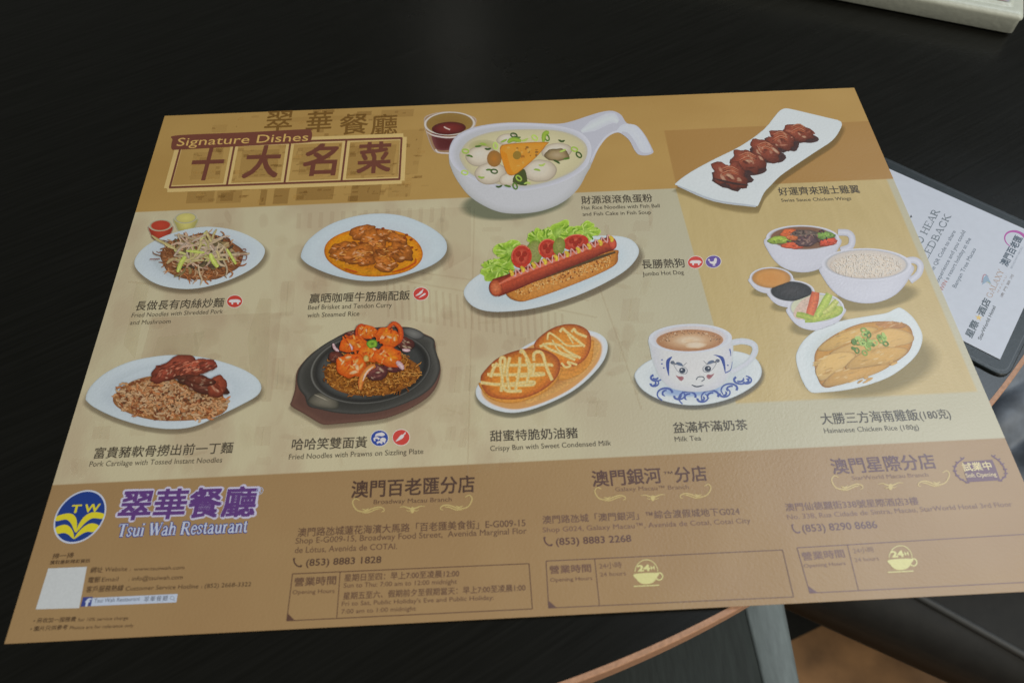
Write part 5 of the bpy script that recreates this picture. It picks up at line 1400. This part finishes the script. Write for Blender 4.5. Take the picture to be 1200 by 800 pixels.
ZF, ZC = 0.0016, 0.0020
def fold_pts():
    top = ray_xy([(1035, 183), (1200, 258)], ZF)
    u = (top[1] - top[0]); u /= np.linalg.norm(u)
    v = np.array([u[1], -u[0]])        # towards the viewer
    bot = ray_xy([(1137, 421), (1183, 440)], ZF)
    A = top[0] - u * 0.012
    w = (bot[0] - A) @ v
    Rr = (bot[1] - A) @ u
    return A, u, v, w, Rr
A, u, v_, w_, Rr = fold_pts()
M_fold = simple('black_leatherette', (0.015, 0.022, 0.025), 0.40, 0.15, 1500, 0.2, spec=0.6)
folder = thing('bill_folder', 'black leatherette folder with rounded corner partly under the menu sheet', 'folder', (A[0], A[1], 0))
foot = rounded([A, A + u * (Rr + .0), A + u * Rr + v_ * w_, A + v_ * w_], [0.004, 0.004, 0.007, 0.004])
slab('cover', foot, 0.0001, ZF, M_fold, folder, 0.0005)
# stitched edge welt
wl = Print(on_plane(ZF), 0.00003, zfun=lambda x: np.full(len(x), ZF))
inner = rounded([A + u * .0018 + v_ * .0018, A + u * (Rr - .0018) + v_ * .0018, A + u * (Rr - .0018) + v_ * (w_ - .0018), A + u * .0018 + v_ * (w_ - .0018)], [0.003, 0.003, 0.006, 0.003])
wl.stroke(inner, 0.00035, (0.05, 0.055, 0.06, 1), closed=True, xy=True, smooth=True, n=1)
wl.build('welt', folder)

card_px = [(1040, 197), (1200, 268)]
ct = ray_xy(card_px, ZC)
cr = ray_xy([(1172, 421)], ZC)[0]
cb = ray_xy([(1131, 403)], ZC)[0]
uc = ct[1] - ct[0]; uc /= np.linalg.norm(uc)
vc = cr - cb; vc /= np.linalg.norm(vc)
wv = np.array([uc[1], -uc[0]])
# card corner (near right) at cr, sides along uc and up
cA = ct[0] - uc * 0.010
hgt = (cr - cA) @ wv
wid = (cr - cA) @ uc
M_card = simple('white_card', tuple(C(174, 178, 189)[:3]), 0.45, 0.05, 300, 0.02)
card = thing('feedback_card', 'white feedback card printed with grey lettering and hotel logos, on the black folder', 'card', (cr[0], cr[1], 0.002))
slab('card_sheet', [cA, cA + uc * wid, cr, cA + wv * hgt], ZF + .00004, ZC, M_card, card)
fl_ = lambda x: np.full(len(x), ZC)
def cp(): return Print(on_plane(ZC), 0.00003, zfun=fl_)
def cline(name, rows, label=None, serif=False):
    r = cp()
    for t, a, b, hm, c, bo in rows:
        if serif: write_serif(r, t, a, b, 0, c, hm=hm, extra=bo)
        else: write(r, t, a, b, 0, c, bold=bo, hm=hm)
    return r.build(name, card, None, label)
gr = C(96, 104, 112)
def ext(a, b, t0, t1):
    """cut a baseline to the piece from t0 to t1"""
    a, b = np.array(a, float), np.array(b, float)
    return a + (b - a) * t0, a + (b - a) * t1
cline('card_heading', [('TO HEAR', (1076, 293.5), (1101.5, 247.5), 0.0036, gr, .0)], None, True)
cline('card_heading', [('FEEDBACK', (1082.5, 312.5), (1115, 253), 0.0034, gr, .0)], None, True)
sm = C(92, 100, 112)
cline('card_text', [('the QR Code to share', (1092.5, 320.5), (1120.2, 271.5), 0.0020, sm, 0.012)])
cline('card_text', [('experience and you could', (1099.5, 332), (1131.6, 271.5), 0.0020, sm, 0.012)])
cline('card_text', [('WIN', (1104.6, 341.5), (1110.4, 330), 0.0020, C(150, 96, 90), 0.012), ('a resort holiday at the', (1111.4, 328), (1138.2, 280), 0.0020, sm, 0.012)])
cline('card_text', [('Banyan Tree Macau', (1120.2, 337.6), (1143.8, 292.2), 0.0020, sm, 0.012)])
# logos
r = cp()
ring = oval(1190, 281, 13, 9.5, 20, 24)
r.stroke(ring[7:22], 3.4, C(160, 60, 140), C(150, 70, 140), n=3, taper=(.25, 1))
write(r, '澳門百老匯', (1180.5, 313), (1199, 279.5), 0, C(56, 70, 84), bold=.03, hm=0.0042)
write(r, 'BROADWAY MACAU', (1186, 315), (1199, 290), 0, C(130, 136, 148), hm=0.0010)
r.build('hotel_logo', card, None, 'pink ring and dark Chinese lettering')
r = cp()
for i, c in enumerate([C(150, 110, 120), C(110, 140, 160), C(130, 100, 90), C(90, 140, 150), C(150, 150, 130)]):
    y0 = 322 + i * 3.0
    r.stroke([(1150.5 + i * .6, 331 - i * 1.0 + i * .6), (1153 + i * 1.6, 322 + i * 2.4), (1158 + i * .6, 324 + i * 2.4)], 1.2, c)
r.fill([(1150.5, 334), (1156, 321), (1162, 333), (1158, 329)], C(120, 140, 160))
write_serif(r, 'GALAXY', (1161.5, 350), (1176.8, 317.5), 0, C(150, 120, 96), hm=0.0026, extra=-.02)
write(r, '澳門銀河', (1174.5, 349), (1188.5, 322.5), 0, C(120, 112, 110), hm=0.0013, spacing=1.5)
write(r, 'MACAU', (1170, 343), (1180, 324), 0, C(150, 130, 120), hm=0.0007, spacing=1.6)
r.build('hotel_logo', card, None, 'small multicoloured peak over brown serif lettering')
r = cp()
write(r, '星際', (1139, 396.5), (1147.8, 378.5), 0, C(46, 58, 66), bold=.035, hm=0.0036)
write(r, '★', (1148.6, 377), (1151.8, 370.5), 0, C(190, 160, 80), hm=0.0028)
write(r, '酒店', (1152.5, 371), (1161.5, 352.5), 0, C(46, 58, 66), bold=.035, hm=0.0036)
write(r, 'StarWorld Hotel', (1149.5, 398.5), (1167, 359.5), 0, C(52, 58, 62), bold=.02, hm=0.0016)
r.build('hotel_logo', card, None, 'black Chinese lettering with a small gold star')
r = cp()
r.fill(spline([(1097, 338), (1099.5, 344), (1102, 350.5), (1104.5, 352), (1102.5, 346), (1099, 339)], True, 3), C(90, 84, 60))
r.build('printed_mark', card)
r = cp()
r.fill([(1066, 255.5), (1067.6, 251.5), (1069, 254.5)], C(50, 50, 56))
r.build('printed_mark', card)

# ================================================================== WHITE BOOK, top right
def book():
    M_w = simple('cream_padded_cover', (0.60, 0.62, 0.53), 0.40, 0.2, 260, 0.04)
    near = ray_xy([(1184.3, 44)], 0)[0]
    left = ray_xy([(960, 0)], 0)[0]
    e = left - near; e /= np.linalg.norm(e)
    b = np.array([e[1], -e[0]])
    if b[1] < 0: b = -b
    H = 0.0155
    t = thing('photo_album', 'thick cream padded album with a picture on its cover at the far right corner', 'album', (near[0], near[1], 0))
    def P(s_, q, z): w = near + e * s_ + b * q; return (w[0], w[1], z)
    L, D = 0.30, 0.22
    # body with softened edges: stacked outlines
    prof = [(0.0045, 0.0), (0.0025, 0.0006), (0.0, 0.0026), (0.0003, H - .005), (-0.0005, H - .0035), (-0.0003, H - .0022), (0.0006, H - .001), (0.0022, H), (0.006, H - .0004), (.0072, H - .0002), (.0080, H + .0008), (.0092, H + .0009), (.0098, H + .0005)]
    v, f = [], []
    n = 0
    for ins, z in prof:
        r_ = 0.003
        cs = [(ins, ins), (L - ins, ins), (L - ins, D - ins), (ins, D - ins)]
        o = rounded(cs, [r_] * 4, 6)
        n = len(o)
        for q in o: v.append(P(q[0], q[1], z))
    for l in range(len(prof) - 1):
        for i in range(n):
            j = (i + 1) % n
            f.append((l * n + i, l * n + j, (l + 1) * n + j, (l + 1) * n + i))
    f.append(tuple(range((len(prof) - 1) * n, len(prof) * n))); f.append(tuple(range(n))[::-1])
    raw('padded_cover', v, f, M_w, t, smooth=True)
    m, nt, bs = new_mat('album_print')
    tc = nt.nodes.new('ShaderNodeTexCoord'); vo = nt.nodes.new('ShaderNodeTexNoise'); vo.inputs['Scale'].default_value = 45
    link(nt, tc.outputs['Object'], vo.inputs['Vector'])
    cr_ = nt.nodes.new('ShaderNodeValToRGB'); cr_.color_ramp.elements[0].position = .38; cr_.color_ramp.elements[0].color = (0.42, 0.44, 0.50, 1)
    cr_.color_ramp.elements[1].position = .62; cr_.color_ramp.elements[1].color = (0.42, 0.24, 0.22, 1)
    e2 = cr_.color_ramp.elements.new(.5); e2.color = (0.50, 0.40, 0.40, 1)
    link(nt, vo.outputs['Fac'], cr_.inputs['Fac']); link(nt, cr_.outputs['Color'], bs.inputs['Base Color']); bs.inputs['Roughness'].default_value = .35
    q = .0099
    raw('cover_picture', [P(q, q, H + .0008), P(L - q, q, H + .0008), P(L - q, D - q, H + .0008), P(q, D - q, H + .0008)], [(0, 1, 2, 3)], m, t)
book()

# ================================================================== BELOW THE TABLE EDGE
def grid_surface(name, fn, nu, nv, mat_, parent=None, closed_bottom=None):
    v = [fn(i / nu, j / nv) for j in range(nv + 1) for i in range(nu + 1)]
    f = [(j * (nu + 1) + i, j * (nu + 1) + i + 1, (j + 1) * (nu + 1) + i + 1, (j + 1) * (nu + 1) + i) for j in range(nv) for i in range(nu)]
    if closed_bottom is not None:
        n = len(v)
        bd = [i for i in range(nu)] + [j * (nu + 1) + nu for j in range(nv)] + [nv * (nu + 1) + i for i in range(nu, 0, -1)] + [j * (nu + 1) for j in range(nv, 0, -1)]
        for q in bd: v.append((v[q][0], v[q][1], closed_bottom))
        m = len(bd)
        for i in range(m):
            j = (i + 1) % m
            f.append((bd[i], n + i, n + j, bd[j]))
        f.append(tuple(n + i for i in range(m))[::-1])
    return raw(name, v, f, mat_, parent, smooth=True)

def stool():
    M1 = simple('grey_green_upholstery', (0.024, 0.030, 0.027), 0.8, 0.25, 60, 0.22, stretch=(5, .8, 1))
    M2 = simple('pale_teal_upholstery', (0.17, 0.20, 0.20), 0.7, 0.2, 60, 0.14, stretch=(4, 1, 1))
    z = -0.26
    a = ray_xy([(871, 705), (894, 800)], z); b = ray_xy([(924, 705), (943, 800)], z)
    t = thing('upholstered_stool', 'grey-green upholstered stool with a lighter side band, tucked below the table edge', 'stool', (0.25, -0.05, -0.72))
    def side(p, q, y):    # x on the line p-q at a given y
        return p[0] + (q[0] - p[0]) * (y - p[1]) / (q[1] - p[1])
    y0, y1 = -0.30, 0.13
    def seat(s_, r):
        y = y0 + (y1 - y0) * r
        xr = side(a[0], a[1], y)
        x = -0.02 + (xr + .02) * s_
        e = min(s_, r, 1 - r, ) 
        return (x, y, z - .001 - .018 * max(0, 1 - e / .05) ** 2)
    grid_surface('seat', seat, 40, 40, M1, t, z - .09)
    def band(s_, r):
        y = y0 + (y1 - y0) * r
        xa, xb = side(a[0], a[1], y), side(b[0], b[1], y)
        return (xa + .0004 + (xb - xa) * s_, y, z + .002 * math.sin(math.pi * min(1, s_ * 1.2)) - .012 * max(0, (s_ - .75) / .25) ** 2)
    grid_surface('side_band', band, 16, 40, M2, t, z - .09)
    for x, y in ((0.02, -.26), (.33, -.26), (.02, .10), (.33, .10)):
        cyl('leg', x, y, .014, -0.7195, z - .09, M_iron, t, 20)
stool()

def chair():
    M1 = simple('black_vinyl_seat', (0.012, 0.011, 0.009), 0.75, 0.3, 80, 0.3)
    M2 = simple('dark_grey_piping', (0.045, 0.045, 0.043), 0.6, 0.1, 200, 0.1)
    z = -0.30
    e = ray_xy([(1000, 714), (1200, 803)], z)
    d = e[1] - e[0]; d /= np.linalg.norm(d)
    n = np.array([-d[1], d[0]])
    if n[0] < 0: n = -n
    t = thing('dining_chair', 'black vinyl chair seat with a grey piped edge beyond the table, lower right', 'chair', (0.75, 0.1, -0.72))
    def top(s_, r):
        p = e[0] + d * (-.16 + .52 * s_) + n * (.42 * r)
        k = min(r, 1 - r, s_ * 1.2, (1 - s_) * 1.2)
        return (p[0], p[1], z - .02 * max(0, 1 - k / .06) ** 2)
    grid_surface('seat', top, 40, 40, M1, t, z - .07)
    pp = ray_xy([(1078, 700), (1200, 768)], z)
    dd = pp[1] - pp[0]; dd /= np.linalg.norm(dd)
    pr = []
    fcs = []
    N_ = 40
    for i in range(N_ + 1):
        c = pp[0] + dd * (-.10 + .34 * i / N_)
        for j in range(8):
            a = j / 8 * 2 * math.pi
            q = np.array([-dd[1], dd[0]]) * math.cos(a) * .0035
            pr.append((c[0] + q[0], c[1] + q[1], z + .0015 + .0035 * math.sin(a)))
    for i in range(N_):
        for j in range(8):
            fcs.append((i * 8 + j, i * 8 + (j + 1) % 8, (i + 1) * 8 + (j + 1) % 8, (i + 1) * 8 + j))
    raw('piping', pr, fcs, M2, t, smooth=True)
    for s_, r in ((-.12, .03), (.32, .03), (-.12, .38), (.32, .38)):
        p = e[0] + d * s_ + n * r
        cyl('leg', p[0], p[1], .014, -0.7195, z - .07, M_iron, t, 20)
    return e, d, n
chair()

def jacket():
    M = simple('slate_quilted_cloth', (0.15, 0.17, 0.20), 0.6, 0.9, 55, 0.40)
    c = ray_xy([(1105, 640)], -0.17)[0]
    lo = ray_xy([(1215, 664)], -0.30)[0][1]
    t = thing('quilted_jacket', 'slate grey quilted jacket heaped in soft diagonal folds on the chair at right', 'jacket', (c[0] + .1, lo + .2, -0.3))
    def fn(s_, r):
        x = c[0] + .42 * s_
        y = lo + .40 * r
        g = (-x * .35 + y * .95) * 2 * math.pi / .034 + 1.3 * math.sin(x * 26) + 0.9 * math.sin(y * 22 + 1)
        k = min(1, min(s_, 1 - s_, r, 1 - r) / .10)
        k = math.sqrt(max(0, k * (2 - k)))
        z = -0.292 + k * (.112 + .010 * abs(math.sin(g / 2)) + .008 * math.sin(x * 41 + y * 17) + .002 * math.sin(x * 130 - y * 90))
        return (x, y, z)
    grid_surface('quilted_shell', fn, 150, 150, M, t, -.2995)
jacket()

def floor_slab():  # thin black slab that makes a dark wedge on the floor
    z = -0.716
    e = ray_xy([(930, 749), (1001, 714)], z)
    d = e[1] - e[0]; d /= np.linalg.norm(d)
    n = np.array([-d[1], d[0]])
    M = simple('black_floor_slab', (0.010, 0.010, 0.008), 0.9, 0.3, 400, 0.4)
    p = [e[0] - d * .6, e[0] + d * 1.2, e[0] + d * 1.2 + n * 1.4, e[0] - d * .6 + n * 1.4]
    o = slab('dark_floor_slab', p, -0.7196, z, M)
    o['kind'] = 'structure'
floor_slab()

bpy.data.objects.remove(_to)
